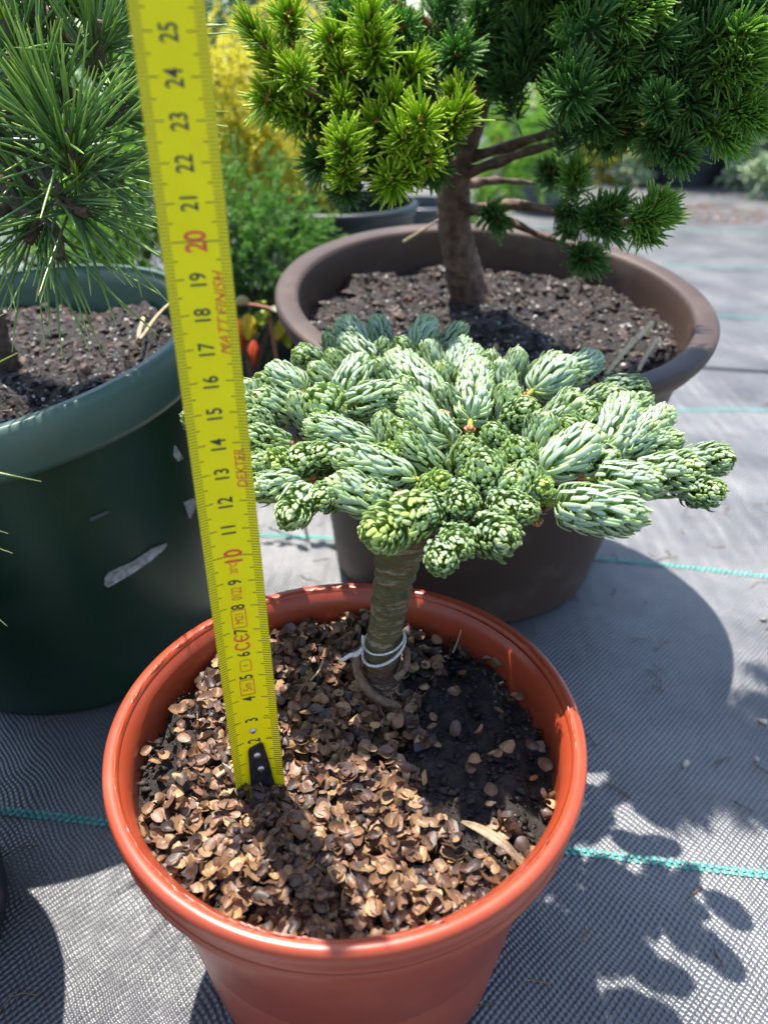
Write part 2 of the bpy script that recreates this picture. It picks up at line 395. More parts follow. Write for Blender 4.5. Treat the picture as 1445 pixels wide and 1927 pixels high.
# lathe leans the axis, so give the foot centre from the fitted rim centre
bfoot = (7.6+BT[0]*23.3, 53.9+BT[1]*23.3)
big_pot('plant_pot', bfoot, 15.1, 23.3, 11.0, BT, BROWN, BROWN, 'large brown plastic pot with wide flat rim holding the dwarf spruce, behind the silver fir', 1.55, 1.9, flat=True)
GT = (.09, .085); gfoot = (-24.79+GT[0]*22.8, 44.9+GT[1]*22.8)
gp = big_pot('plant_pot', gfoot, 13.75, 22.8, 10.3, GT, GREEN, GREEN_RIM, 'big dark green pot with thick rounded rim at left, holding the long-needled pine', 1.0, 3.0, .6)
def pale_patches(pot):
    # pale patches on the green pot wall, laid on its surface
    white = simple('patch_white', (.22, .22, .2), (.5, .5, .48), 300, .5)
    def wallpt(px, py):
        d = ray(px, py); ts = np.linspace(20, 90, 4000)[:, None]; P = CAM+d*ts
        z = P[:, 2]; f = np.clip(z/19.8, 0, 1); r = 10.3+(12.85-10.3)*f
        cx = gfoot[0]-GT[0]*z; cy = gfoot[1]-GT[1]*z
        q = np.hypot(P[:, 0]-cx, P[:, 1]-cy)-r; i = np.argmax(q < .0); p = P[i]
        n = unit([p[0]-cx[i], p[1]-cy[i], -.1]); return p+n*.12, n
    for poly in ([(328, 838), (342, 862), (334, 868), (326, 858)], [(345, 945), (362, 938), (370, 945), (356, 976)],
                 [(197, 1088), (205, 1076), (250, 1056), (285, 1032), (312, 1022), (310, 1030), (280, 1056), (245, 1080), (203, 1104), (197, 1100)],
                 [(168, 974), (200, 960), (204, 964), (170, 980)]):
        P = [wallpt(*q) for q in poly]; V = np.array([p for p, n in P]); nn = np.mean([n for p, n in P], 0)
        m = len(V); mb = MB(); W = np.concatenate([V, V-nn*.1])
        idx = np.arange(m); cc = V.mean(0)
        mb.add(np.concatenate([W, [cc]]), [np.stack([idx, (idx+1) % m, np.full(m, 2*m)], 1)]); mb.add(W, [np.stack([idx, (idx+1) % m, (idx+1) % m+m, idx+m], 1)])
        mb.obj('pale_patch', white if poly[0][1] != 974 else GREY, pot, smooth=False)
pale_patches(gp)

# ================================================================== SOIL AND MULCH
def soil_mat(name, c1, c2, rough=.8):
    m, t, p, o = new_mat(name); f = noise(t, 350, 8, .7)
    t.links.new(ramp(t, f, [(.3, c1), (.7, c2)]), p.inputs['Base Color'])
    t.links.new(ramp(t, noise(t, 900, 3), [(.4, (.35,)*3), (.6, (rough,)*3)]), p.inputs['Roughness'])
    bump(t, p, noise(t, 600, 8, .7), .9, .002); return m
SOIL = soil_mat('dark_soil', (.008, .006, .005), (.045, .032, .024))
SOIL2 = soil_mat('potting_mix', (.007, .005, .004), (.035, .022, .016), .7)
def colmat(name, rough=.55, b=.3, spec=.4, mott=.5):
    m, t, p, o = new_mat(name); c = attr(t, 'col').outputs['Color']
    f = noise(t, 900, 5, .6); k = ramp(t, f, [(.3, (1-mott,)*3), (.7, (1+mott*.5,)*3)])
    t.links.new(mix(t, 1.0, c, k, 'MULTIPLY'), p.inputs['Base Color']); p.inputs['Roughness'].default_value = rough
    p.inputs['Specular IOR Level'].default_value = spec
    bump(t, p, noise(t, 1500, 3), b, .0003); return m
HULL = colmat('hull', .48, .35, .45, .35)
def fbm(X, Y, seed, sc):
    r = np.random.default_rng(seed); Z = 0*X
    for k in range(26):
        f = sc*(1.6**r.integers(0, 5)); a = r.random()*6.3
        Z = Z+np.sin(f*(X*np.cos(a)+Y*np.sin(a))+r.random()*6.3)/f*sc
    return Z/7
def soil_disc(name, c, R, z, label, seed, amp, mat, tilt=(0, 0), nr=60, na=180, sc=2., drop=.0):
    r = np.linspace(0, 1, nr)[:, None]*R; a = np.linspace(0, 2*np.pi, na, endpoint=False)[None]
    X = r*np.cos(a); Y = r*np.sin(a); Z = z+amp*fbm(X, Y, seed, sc)*2.2+tilt[0]*X+tilt[1]*Y-drop*(r/R)**6
    V = np.stack([X+c[0], Y+c[1], Z], -1).reshape(-1, 3)
    i = np.arange(nr-1)[:, None]*na; j = np.arange(na)[None]; k = (j+1) % na
    F = np.stack([i+j, i+k, i+na+k, i+na+j], -1).reshape(-1, 4)
    o = obj(name, V, [F], mat); tag(o, label, 'soil', kind='stuff'); return o
def hsoil(X, Y): return 12.75+.35*fbm(X, Y, 3, 1.2)*2.2
def bare(x, y):
    # 1 where the red pot's soil lies bare (right side), by place in the pot (cm from centre)
    d1 = np.hypot((x-6.0)/3.7, (y-1.2)/6.4)
    return d1 < 1
def crumbs(mb, c, R, zf, n, s0, s1, cols, tilt=(0, 0), seed=1, keep=None, flat=.7, lift=.3, pw=2.5):
    r = np.random.default_rng(seed)
    ico = bmesh.new(); bmesh.ops.create_icosphere(ico, subdivisions=1, radius=1); bv = np.array([v.co[:] for v in ico.verts]); bf = np.array([[v.index for v in f.verts] for f in ico.faces]); ico.free()
    for _ in range(n):
        rr = R*math.sqrt(r.random()); a = r.random()*6.28; x = rr*math.cos(a); y = rr*math.sin(a)
        if keep and not keep(x, y): continue
        s = s0+(s1-s0)*r.random()**pw
        M = unit(r.normal(size=(3, 3))); q, _ = np.linalg.qr(M)
        V = (bv*(1+.35*r.normal(size=(len(bv), 1))))*s*np.array([1, .6+.5*r.random(), .4+.4*r.random()])@q.T
        V[:, 2] *= flat
        cc = np.array(cols[r.integers(len(cols))])*(.7+.6*r.random())
        V = V+[x+c[0], y+c[1], zf(x, y)+s*lift]
        mb.add(V, bf, 0, col=np.repeat(cc[None], len(V), 0))
def red_pot_fill():
    c = RC
    nr, na = 90, 220; R = 8.7
    r = np.linspace(0, 1, nr)[:, None]*R; a = np.linspace(0, 2*np.pi, na, endpoint=False)[None]
    X = r*np.cos(a); Y = r*np.sin(a)
    Z = hsoil(X, Y)-.25+.25*fbm(X, Y, 8, 4.)-.35*(r/R)**8-.45*np.exp(-((X-6.6)/2.2)**2-((Y+1)/5.5)**2)
    V = np.stack([X+c[0], Y+c[1], Z], -1).reshape(-1, 3)
    i = np.arange(nr-1)[:, None]*na; j = np.arange(na)[None]; k = (j+1) % na
    F = np.stack([i+j, i+k, i+na+k, i+na+j], -1).reshape(-1, 4)
    mb = MB(); mb.add(V, F, 0, col=np.full((len(V), 3), .02))
    zf = lambda x, y: float(hsoil(np.array(x), np.array(y)))-.25-.45*math.exp(-((x-6.6)/2.2)**2-((y+1)/5.5)**2)
    mb2 = MB()
    crumbs(mb2, c, 8.4, zf, 2600, .05, .26, [(.03, .022, .017), (.015, .012, .01), (.05, .035, .026), (.02, .016, .014)], seed=5, keep=lambda x, y: bare(x, y) or np.hypot(x, y) > 7.2 or np.hypot((x+7.6)/1.4, (y-.6)/3.6) < 1)
    crumbs(mb2, c, 8.4, zf, 260, .04, .12, [(.25, .17, .1), (.2, .12, .07)], seed=6, keep=lambda x, y: bare(x, y))
    V2, F2, fm2, at2 = mb2.data(); mb.add(V2, F2, 1, col=at2['col'])
    o = mb.obj('potting_soil', [SOIL, colmat('soil_crumb', .7, .6, .4)]); tag(o, 'dark crumbly soil showing bare at the right side inside the terracotta-orange pot', 'soil', kind='stuff')
    # hulls: cupped three-cornered shells in a few loose layers
    mb = MB(); r = np.random.default_rng(21)
    na = 12; ang = np.linspace(0, 2*np.pi, na, endpoint=False)
    pal = np.array([(.27, .165, .085), (.21, .125, .068), (.12, .068, .040), (.36, .235, .115), (.075, .045, .032), (.16, .092, .058), (.06, .045, .040), (.24, .135, .08), (.12, .085, .07), (.46, .31, .155), (.035, .027, .024)])
    wts = np.array([.17, .15, .13, .09, .10, .10, .07, .08, .05, .03, .03]); wts /= wts.sum()
    n = 5200; pts = []
    for q in range(n):
        layer = q % 3
        rr = 8.45*math.sqrt(r.random()); a = r.random()*6.28; x = rr*math.cos(a); y = rr*math.sin(a)
        d = np.hypot((x-6.0)/3.7, (y-1.2)/6.4)+.18*math.sin(x*2.1+y*1.3)+.12*math.sin(y*3.1)
        if d < 1 and r.random() < 1-.022-.5*max(0, d-.8)*5*.6: continue
        if (rr > 8.0 and r.random() < .4 and x < 0) or (np.hypot((x+7.6)/1.3, (y-.6)/3.4) < 1 and r.random() < .85): continue
        if math.hypot(x-(.0-c[0]), y-(25.6-c[1])) < 1.05: continue
        s = .25*(.72+.55*r.random())
        asp = .72+.3*r.random(); cup = .14+.45*r.random()**1.8; tip = .25+.3*r.random(); fold = r.random()**2*.6
        P = [[0, 0, 0]]; tt = [0.]
        for ri_ in (.5, 1.0):
            rad = 1+tip*np.maximum(0, np.cos(ang))**5
            px = ri_*rad*np.cos(ang); py = ri_*rad*np.sin(ang)*asp
            pz = cup*(ri_**2)*(1-.25*np.cos(3*ang))+fold*py**2
            P += list(np.stack([px, py, pz], -1)); tt += [ri_]*na
        P = np.array(P)*s
        P[:, :2] += r.normal(size=(len(P), 2))*.012
        # orientation
        tiltang = abs(r.normal())*.62
        if r.random() < .5: P[:, 2] *= -1
        if r.random() < .12: tiltang = 1.2+.4*r.random()
        az = r.random()*6.28; ax = Vector((math.cos(az), math.sin(az), 0))
        M = np.array(Matrix.Rotation(tiltang, 3, ax) @ Matrix.Rotation(r.random()*6.28, 3, 'Z'))
        P = P@M.T
        z = float(hsoil(np.array(x), np.array(y)))-.1+layer*.17+.12*r.random()
        if rr > 7.6: z -= .25*(rr-7.6)
        P = P+[x+c[0], y+c[1], z+.1]
        dd = np.hypot(P[:, 0]-c[0], P[:, 1]-c[1]); k2 = np.minimum(1, 8.52/np.maximum(dd, 1e-6))
        P[:, 0] = c[0]+(P[:, 0]-c[0])*k2; P[:, 1] = c[1]+(P[:, 1]-c[1])*k2
        cc = pal[r.choice(len(pal), p=wts)]*(.62+.5*r.random())*np.array([1.06, .94, .88])
        colr = np.repeat(cc[None], len(P), 0)*(1.05-.2*np.array(tt)[:, None]**3)
        jj = np.arange(na); kk = (jj+1) % na
        mb.add(P, [np.stack([np.zeros(na, int), 1+jj, 1+kk], 1), np.stack([1+jj, 1+na+jj, 1+na+kk, 1+kk], 1)], 0, col=colr)
    o = mb.obj('seed_hulls', HULL); tag(o, 'loose mulch of cupped brown and tan seed hulls covering the soil in the terracotta-orange pot', 'mulch', kind='stuff')
red_pot_fill()

def mix_soil(c, R, z, tilt, label, seed, n1, n2):
    n1 *= 3; n2 *= 2; mb = MB(); nr, na = 110, 260
    r = np.linspace(0, 1, nr)[:, None]*R; a = np.linspace(0, 2*np.pi, na, endpoint=False)[None]
    X = r*np.cos(a); Y = r*np.sin(a); zf = lambda X, Y: z+.9*fbm(X, Y, seed, .7)+.5*fbm(X, Y, seed+1, 2.5)+tilt[0]*X+tilt[1]*Y
    V = np.stack([X+c[0], Y+c[1], zf(X, Y)], -1).reshape(-1, 3)
    i = np.arange(nr-1)[:, None]*na; j = np.arange(na)[None]; k = (j+1) % na
    mb.add(V, np.stack([i+j, i+k, i+na+k, i+na+j], -1).reshape(-1, 4), 0, col=np.full((len(V), 3), .02))
    m2 = MB()
    crumbs(m2, c, R*.97, zf, int(n1*1.5), .05, .42, [(.02, .014, .012), (.045, .026, .018), (.075, .043, .028), (.015, .011, .009), (.025, .016, .012), (.012, .010, .009), (.10, .06, .04)], seed=seed+2, lift=.1, pw=4.5, flat=.5)
    crumbs(m2, c, R*.97, zf, n2, .04, .17, [(.5, .48, .45), (.34, .32, .3), (.2, .18, .16)], seed=seed+3, lift=.6)
    V2, F2, fm2, at2 = m2.data(); mb.add(V2, F2, 1, col=at2['col'])
    o = mb.obj('potting_soil', [SOIL2, colmat('bark_and_grit', .65, .9, .35)], smooth=False); tag(o, label, 'soil', kind='stuff'); return zf
zb = mix_soil((7.6, 54.3), 13.4, 20.6, (-.034, .09), 'damp dark bark soil with pale grit filling the large brown pot under the spruce', 40, 1500, 1100)
zg = mix_soil((-24.8, 45.0), 12.4, 20.2, (.09, .085), 'damp dark soil with pale grit filling the big green pot under the pine', 60, 1300, 1000)

# ================================================================== TAPE MEASURE
def tape():
    P0 = np.array([-4.84, 20.31, 13.22]); d = np.array([math.sin(-.02), math.sin(.092), 0]); d[2] = math.sqrt(1-d[0]**2-d[1]**2)
    yaw = math.radians(17)
    lat = np.array([math.cos(yaw), math.sin(yaw), 0]); lat = unit(lat-d*(lat@d)); nrm = unit(np.cross(lat, d))   # nrm points to the camera
    if nrm[1] > 0: nrm = -nrm
    HW = .93; SAG = .24
    def mp(u, s, off=0.):
        u = np.asarray(u, float); s = np.asarray(s, float)
        k = SAG*(u/HW)**2
        return P0+s[..., None]*d+u[..., None]*lat+(k-SAG*.5+off)[..., None]*nrm
    t = thing('tape_measure', P0, 'yellow steel tape measure blade standing upright in the terracotta-orange pot, numbered to 25', 'tape measure')
    Y = new_mat('tape_yellow'); m, tt, p, o = Y
    tt.links.new(ramp(tt, noise(tt, 60, 6, .7), [(.3, (.80, .67, .002)), (.7, (.86, .73, .004))]), p.inputs['Base Color']); p.inputs['Roughness'].default_value = .5; p.inputs['Specular IOR Level'].default_value = .2
    bump(tt, p, noise(tt, 900, 3), .05, .0002); YM = m
    INK = simple('black_ink', (.018, .017, .01), (.05, .045, .02), 900, .5); RED = simple('red_ink', (.62, .06, .012), (.75, .10, .02), 900, .5)
    STEEL = new_mat('steel'); STEEL[2].inputs['Metallic'].default_value = .9; STEEL[2].inputs['Roughness'].default_value = .35; STEEL[2].inputs['Base Color'].default_value = (.55, .52, .48, 1); STEEL = STEEL[0]
    BLK = simple('black_coating', (.012, .012, .012), (.03, .03, .03), 400, .35)
    # blade
    us = np.linspace(-HW, HW, 15); ss = np.linspace(-.35, 34, 70); mb = MB()
    G, H = np.meshgrid(us, ss)
    for off, flip in ((0, 1), (-.012, 0)):
        V = mp(G, H, off).reshape(-1, 3)
        i = np.arange(len(ss)-1)[:, None]*15; j = np.arange(14)[None]
        F = np.stack([i+j, i+j+1, i+j+16, i+j+15], -1).reshape(-1, 4); mb.add(V, F if flip else F[:, ::-1])
    mb.obj('blade', YM, t)
    mb = MB()
    for u in (-HW-.004, HW+.004):
        V = np.concatenate([mp(np.full(len(ss), u), ss, .012), mp(np.full(len(ss), u), ss, -.016)]); n = len(ss); i = np.arange(n-1)
        mb.add(V, np.stack([i, i+1, i+1+n, i+n], 1))
    mb.obj('blade_edge', BLK, t)
    # ticks
    mb = MB()
    def strip(u0, u1, s, hw, nseg=4, skew=0.):
        u = np.linspace(u0, u1, nseg+1); V = np.concatenate([mp(u, np.full(nseg+1, s-hw), .005), mp(u, np.full(nseg+1, s+hw), .005)])
        i = np.arange(nseg); mb.add(V, np.stack([i, i+1, i+nseg+2, i+nseg+1], 1))
    for k in range(2, 335):
        s = k*.1; L = .52 if k % 10 == 0 else (.40 if k % 5 == 0 else .28)
        if k % 100 == 0 and k <= 300: strip(-HW, HW, s, .015, 14); continue
        strip(-HW, -HW+L, s, .015); strip(HW-L, HW, s, .015)
    mb.obj('scale_marks', INK, t)
    # lettering
    def text(body, u, s, size, sx=1., name='number', mat=INK, shear=0., off=0., rot=False, cap=.005, par=t):
        c = bpy.data.curves.new('txt', 'FONT'); c.body = body; c.size = 1; c.align_x = 'CENTER'; c.align_y = 'CENTER'; c.shear = shear; c.offset = off; c.resolution_u = 4
        to = bpy.data.objects.new('txt', c); COL.objects.link(to); me = bpy.data.meshes.new_from_object(to)
        bm = bmesh.new(); bm.from_mesh(me); bmesh.ops.triangulate(bm, faces=bm.faces)
        V = np.array([v.co[:] for v in bm.verts]); F = np.array([[v.index for v in f.verts] for f in bm.faces]); bm.free()
        bpy.data.objects.remove(to); bpy.data.curves.remove(c); bpy.data.meshes.remove(me)
        lo = V.min(0); hi = V.max(0); ctr = (lo+hi)/2; hgt = hi[1]-lo[1]
        X = (V[:, 0]-ctr[0])/hgt*size*sx; Yv = (V[:, 1]-ctr[1])/hgt*size
        # text runs up the blade, tops of the letters point left
        mb = MB(); mb.add(mp(u-Yv, s+X, cap+.007), F); o = mb.obj(name, mat, par, smooth=False); return o
    for k in range(2, 34):
        if k in (10, 20, 30): text(str(k), 0.02, k, .62, .70, mat=RED, off=.02)
        else: text(str(k), -.03, k-.02, .48, .70 if k > 9 else .62, off=.014)
    for uu, s, b in ((-.62, 3.0, '3'), (-.62, 2.0, '2'), (.52, 3.1, '3'), (.55, 2.05, '2'), (-.6, 1.0, '1')): text(b, uu, s, .16, .8)
    L = dict(name='lettering', mat=RED)
    text('20°C', -.02, 9.52, .27, .56, **L); text('0122', -.02, 8.52, .36, .50, **L)
    text('M21', -.03, 7.5, .30, .62, **L); 
    text('II', 0, 5.48, .17, .8, **L); text('5m', -.03, 4.52, .32, .62, **L)
    text('MATT FINISH', .53, 18.0, .31, .92, shear=.35, **L); text('DEXTER', .58, 13.15, .31, .80, **L)
    # CE mark and the frames round M21, II and 5m
    def poly(pts, w, name='lettering'):
        mb = MB(); pts = np.array(pts, float); n = len(pts)
        for i in range(n-1):
            a, b = pts[i], pts[i+1]; dd = unit(b-a); q = np.array([-dd[1], dd[0]])*w; a2 = a-dd*w*.6; b2 = b+dd*w*.6
            Q = np.array([a2-q, b2-q, b2+q, a2+q]); mb.add(mp(Q[:, 0], Q[:, 1], .012+.0006*i), [[0, 1, 2, 3]])
        mb.obj(name, RED, t, smooth=False)
    th = np.linspace(math.radians(40), math.radians(320), 15)
    # tops point left (u minus), running up (s plus)
    for sc_ in (6.34, 6.71): poly([(-.03-.24*math.sin(q), sc_+.15*math.cos(q)) for q in th], .032)
    poly([(-.03, 6.58), (-.03, 6.78)], .028)
    for s, hs, hu in ((7.5, .36, .24), (4.52, .33, .25)):
        poly([(-.03-hu, s-hs), (-.03+hu, s-hs), (-.03+hu, s+hs), (-.03-hu, s+hs), (-.03-hu, s-hs)], .013)
    ov = [(-.0+.19*max(-1, min(1, 1.25*math.cos(q))), 5.48+.24*max(-1, min(1, 1.25*math.sin(q)))) for q in np.linspace(0, 2*np.pi, 25)]
    poly(ov, .012)
    # hook plate, rivets, hook
    mb = MB(); pl = [(-.36, -.3), (-.34, .3), (-.30, 1.55), (-.24, 1.68), (.22, 1.86), (.3, 1.78), (.46, .7), (.56, -.3)]
    u = np.array([q[0] for q in pl]); s = np.array([q[1] for q in pl]); n = len(pl)
    top = mp(u, s, .09-.0*u); low = mp(u, s, .0); i = np.arange(n)
    mb.add(np.concatenate([top, [mp(np.array(.05), np.array(.7), .10)]]), np.stack([i, (i+1) % n, np.full(n, n)], 1)); mb.add(np.concatenate([top, low]), np.stack([i, i+n, (i+1) % n+n, (i+1) % n], 1))
    mb.obj('hook_plate', BLK, t, smooth=False)
    for (u, s, base) in ((.02, 1.32, .1), (.1, .62, .1), (-.02, 2.46, .0)):
        mb = MB(); rr = [.135, .13, .10, .05, 0]; hh = [0, .035, .06, .075, .08]; a = np.linspace(0, 2*np.pi, 20, endpoint=False)
        V = np.concatenate([mp(u+r_*np.cos(a), s+r_*np.sin(a), base+h_) for r_, h_ in zip(rr, hh)])
        i = np.arange(4)[:, None]*20; j = np.arange(20)[None]; mb.add(V, np.stack([i+j, i+(j+1) % 20, i+20+(j+1) % 20, i+20+j], -1).reshape(-1, 4))
        mb.obj('rivet', STEEL, t)
    mb = MB()
    Q = np.array([mp(np.array(a), np.array(b), o_) for a, b, o_ in ((-.5, -.25, -.05), (.5, -.25, -.05), (.5, .02, -.05), (-.5, .02, -.05), (-.75, -.15, -.9), (.3, -.15, -.9), (.3, .1, -.9), (-.75, .55, -.9))])
    mb.add(Q, [[0, 1, 2, 3], [7, 6, 5, 4], [0, 3, 7, 4], [1, 5, 6, 2], [3, 2, 6, 7], [0, 4, 5, 1]])
    Q2 = np.array([mp(np.array(a), np.array(b), o_) for a, b, o_ in ((-.95, .05, -.1), (-1.0, .75, -.35), (-1.28, .78, -.9), (-1.1, .1, -.7))])
    mb.add(np.concatenate([Q2, Q2-nrm*.08]), [[0, 1, 2, 3], [7, 6, 5, 4], [0, 3, 7, 4], [1, 5, 6, 2], [3, 2, 6, 7], [0, 4, 5, 1]])
    mb.obj('end_hook', STEEL, t, smooth=False)
tape()

# ================================================================== SILVER FIR
def fir_needle_mats():
    m, t, p, o = new_mat('fir_needle_silver')
    u = math_(t, 'ABSOLUTE', attr(t, 'u').outputs['Fac']); v = attr(t, 'v').outputs['Fac']; r = attr(t, 'rnd').outputs['Fac']; yl = attr(t, 'yl').outputs['Fac']
    oi = N(t, 'ShaderNodeObjectInfo').outputs['Random']
    sil = mix(t, r, (.47, .59, .55), (.66, .765, .74)); grn = mix(t, oi, (.34, .52, .08), (.48, .64, .12))
    band = ramp(t, u, [(.0, (.30,)*3), (.14, (1, 1, 1)), (.66, (1, 1, 1)), (.9, (0, 0, 0))])
    sil = mix(t, .16, sil, (.42, .58, .30))
    c = mix(t, band, grn, sil)
    tipf = ramp(t, v, [(.0, (.75,)*3), (.14, (0, 0, 0)), (.93, (0, 0, 0)), (1., (.5,)*3)])
    c = mix(t, tipf, c, (.45, .56, .20))
    c = mix(t, math_(t, 'MULTIPLY', yl, .8), c, (.58, .70, .12))
    t.links.new(c, p.inputs['Base Color']); p.inputs['Roughness'].default_value = .42; p.inputs['Specular IOR Level'].default_value = .45
    tr = N(t, 'ShaderNodeBsdfTranslucent'); t.links.new(mix(t, .5, c, (.55, .72, .32)), tr.inputs[0]); ms = N(t, 'ShaderNodeMixShader'); ms.inputs[0].default_value = .42
    t.links.new(p.outputs[0], ms.inputs[1]); t.links.new(tr.outputs[0], ms.inputs[2]); t.links.new(ms.outputs[0], o.inputs[0])
    m2 = leafmat('fir_needle_green', [(.0, (.30, .38, .05)), (.3, (.28, .40, .12)), (.7, (.38, .50, .26)), (1., (.46, .58, .24))], .4, .45, (.4, .6, .05))
    return m, m2
FS, FG = fir_needle_mats()
FSTEM = simple('fir_shoot_bark', (.22, .24, .02), (.32, .30, .04), 300, .5)
FBUD = simple('fir_bud', (.28, .09, .03), (.45, .2, .08), 500, .45, .4)
def fir_shoot_mesh(seed, L=2.6, R=.66, n=120, op=.0, yl=.0, raw=False):
    """capsule of overlapping, inward-curling flat needles; axis +X from 0 to L"""
    r = np.random.default_rng(seed); K = 8
    a = L*(np.linspace(0.02, 1, n)**.86)*.985; ph = np.arange(n)*2.39996+r.normal(size=n)*.22
    ln = (1.02+.12*r.normal(size=n))*(1-.52*np.clip((a/L-.5)/.5, 0, 1))*(.8+.2*np.clip(a/L/.2, 0, 1)); lay = r.random(n)**1.5*.17
    cap = R*1.15; P = np.zeros((n, K, 3)); Nn = np.zeros((n, K, 3)); tt = np.linspace(0, 1, K)
    for i in range(n):
        # walk: leave the stem outwards, then follow the envelope toward the tip
        q = a[i]; rad = .07; pts = []; nn = []
        back = op*(1-a[i]/L)
        for k in range(K):
            s = tt[k]
            pts.append((q, rad))
            cx_ = L-cap
            E = R if q < cx_ else R*max(0.0, 1-min(1, (q-cx_)/(cap*1.12))**2.7)**.42
            E = E*(.80+.20*min(1, q/(.35*L)))+lay[i]+.16*back*math.sin(s*3)
            # heading
            goal = (E-rad)
            hd = math.atan2(goal*3.2, .38+1.0*s+.0*back) if goal > 0 else math.atan2(goal*3.0, .75)
            hd = max(-1.5, min(1.5, hd))
            if back > .25 and s < .45: hd = max(hd, 1.35)
            st = ln[i]/(K-1)
            nn.append((-math.sin(hd), math.cos(hd)))
            q += st*math.cos(hd); rad += st*math.sin(hd); rad = max(rad, .02)
        pts = np.array(pts); nn = np.array(nn)
        side = r.normal()*.38
        an = ph[i]+side*tt**1.5*(ln[i]/max(R, .3))*.35
        P[i] = np.stack([pts[:, 0], pts[:, 1]*np.cos(an), pts[:, 1]*np.sin(an)], 1)
        Nn[i] = np.stack([nn[:, 0], nn[:, 1]*np.cos(an), nn[:, 1]*np.sin(an)], 1)
    W = .080*np.array([.6, .9, 1, 1.04, 1.04, 1.04, 1.0, .62])[None]*(.9+.2*r.random((n, 1)))
    cross = [(-1, 0), (-.55, .34), (0, .24), (.55, .34), (1, 0), (0, -.3)]
    mb = MB(); ylv = np.clip(yl+.16*r.normal(size=n)+.46*np.clip((a/L-.6)/.4, 0, 1), 0, 1)
    sweep(mb, P, Nn, W, cross, mi_of=[0, 0, 0, 0, 1, 1], yl=ylv)
    return mb if raw else mb.mesh('fir_needles', [FS, FG])
def fir_stem_mesh():
    mb = MB(); tube(mb, [(-.55, 0, 0), (-.2, 0, 0), (.4, 0, 0), (1.6, 0, 0), (2.3, 0, 0)], [.10, .11, .12, .10, .03], 8)
    # bud scales at the foot
    for k in range(7):
        a = k*.9; tube(mb, [(-.5, .05*math.cos(a), .05*math.sin(a)), (-.36, .17*math.cos(a), .17*math.sin(a)), (-.2, .16*math.cos(a), .16*math.sin(a))], [.07, .08, .01], 5, mi=1)
    return mb.mesh('fir_twig', [FSTEM, FBUD])
def dome(x, y): 
    z = 24.4-.010*(x-1)**2
    if y < 34: z -= .018*(34-y)**2
    return z
def on_dome(px, py, dz=0):
    z = 24.
    for _ in range(12): P = atz(px, py, z); z = dome(P[0], P[1])+dz
    return atz(px, py, z)
FA = [(680,80,830,200,110),(855,60,900,190,110),(1130,80,1050,220,120),(1310,100,1180,200,95),(610,140,640,220,90),(690,170,850,300,120),(890,180,890,270,90),
 (980,180,1060,260,100),(1120,190,1190,330,110),(1320,180,1240,330,100),(1380,220,1260,400,100),(450,240,590,290,120),(620,240,680,330,100),(530,310,640,420,120),
 (310,330,500,440,140),(250,370,330,440,90),(780,290,680,470,150),(860,290,920,400,100),(950,260,1210,560,160),(170,400,230,500,140),(240,470,440,560,150),
 (430,460,520,600,120),(545,480,640,560,215),(970,440,690,520,150),(1010,490,1260,720,150),(960,620,1020,700,95),(510,610,880,720,140),(185,560,300,600,120),
 (190,670,420,700,140),(300,820,500,780,160),(550,770,690,730,140),(660,780,1080,900,170),(1000,690,1230,850,120),(900,760,960,790,80),(640,920,920,1060,180),
 (220,800,420,850,110),(220,950,480,900,150),(400,1100,490,960,170),(840,1190,1130,1040,235),(1200,1330,1180,1180,150),(1380,300,1340,660,150),(900,570,900,720,140),
 (1190,420,1250,540,120),(560,1000,720,900,130),(1210,900,1100,960,110),(40,640,150,680,120),(-30,740,120,740,110),(160,480,260,530,110),(140,860,300,860,120),(-125,570,100,560,110)]
FB = [(580,200,430,300,120),(200,170,160,280,90),(390,190,260,290,90),(60,180,60,280,80),(110,230,130,380,110),(430,240,260,370,150),(830,350,600,330,110),
 (670,370,520,420,120),(490,380,390,480,130),(250,450,120,500,140),(840,400,700,480,110),(940,470,640,680,130),(740,420,600,700,170),(570,460,500,550,150),
 (680,490,620,560,110),(330,490,290,640,150),(570,600,300,780,200),(440,530,560,620,130),(990,600,760,640,120),(870,540,720,660,130),(1240,700,1000,680,150),
 (1180,870,1000,820,150),(1080,760,800,760,190),(880,820,560,800,170),(790,980,360,920,200),(60,560,130,640,120),(180,640,240,760,160),(20,750,60,850,190),
 (190,790,130,900,170),(130,1100,-30,1000,205),(240,960,150,920,120),(330,840,260,870,100)]
YEL = {(300,820), (840,1190), (900,760), (680,490), (1210,900), (330,840)}
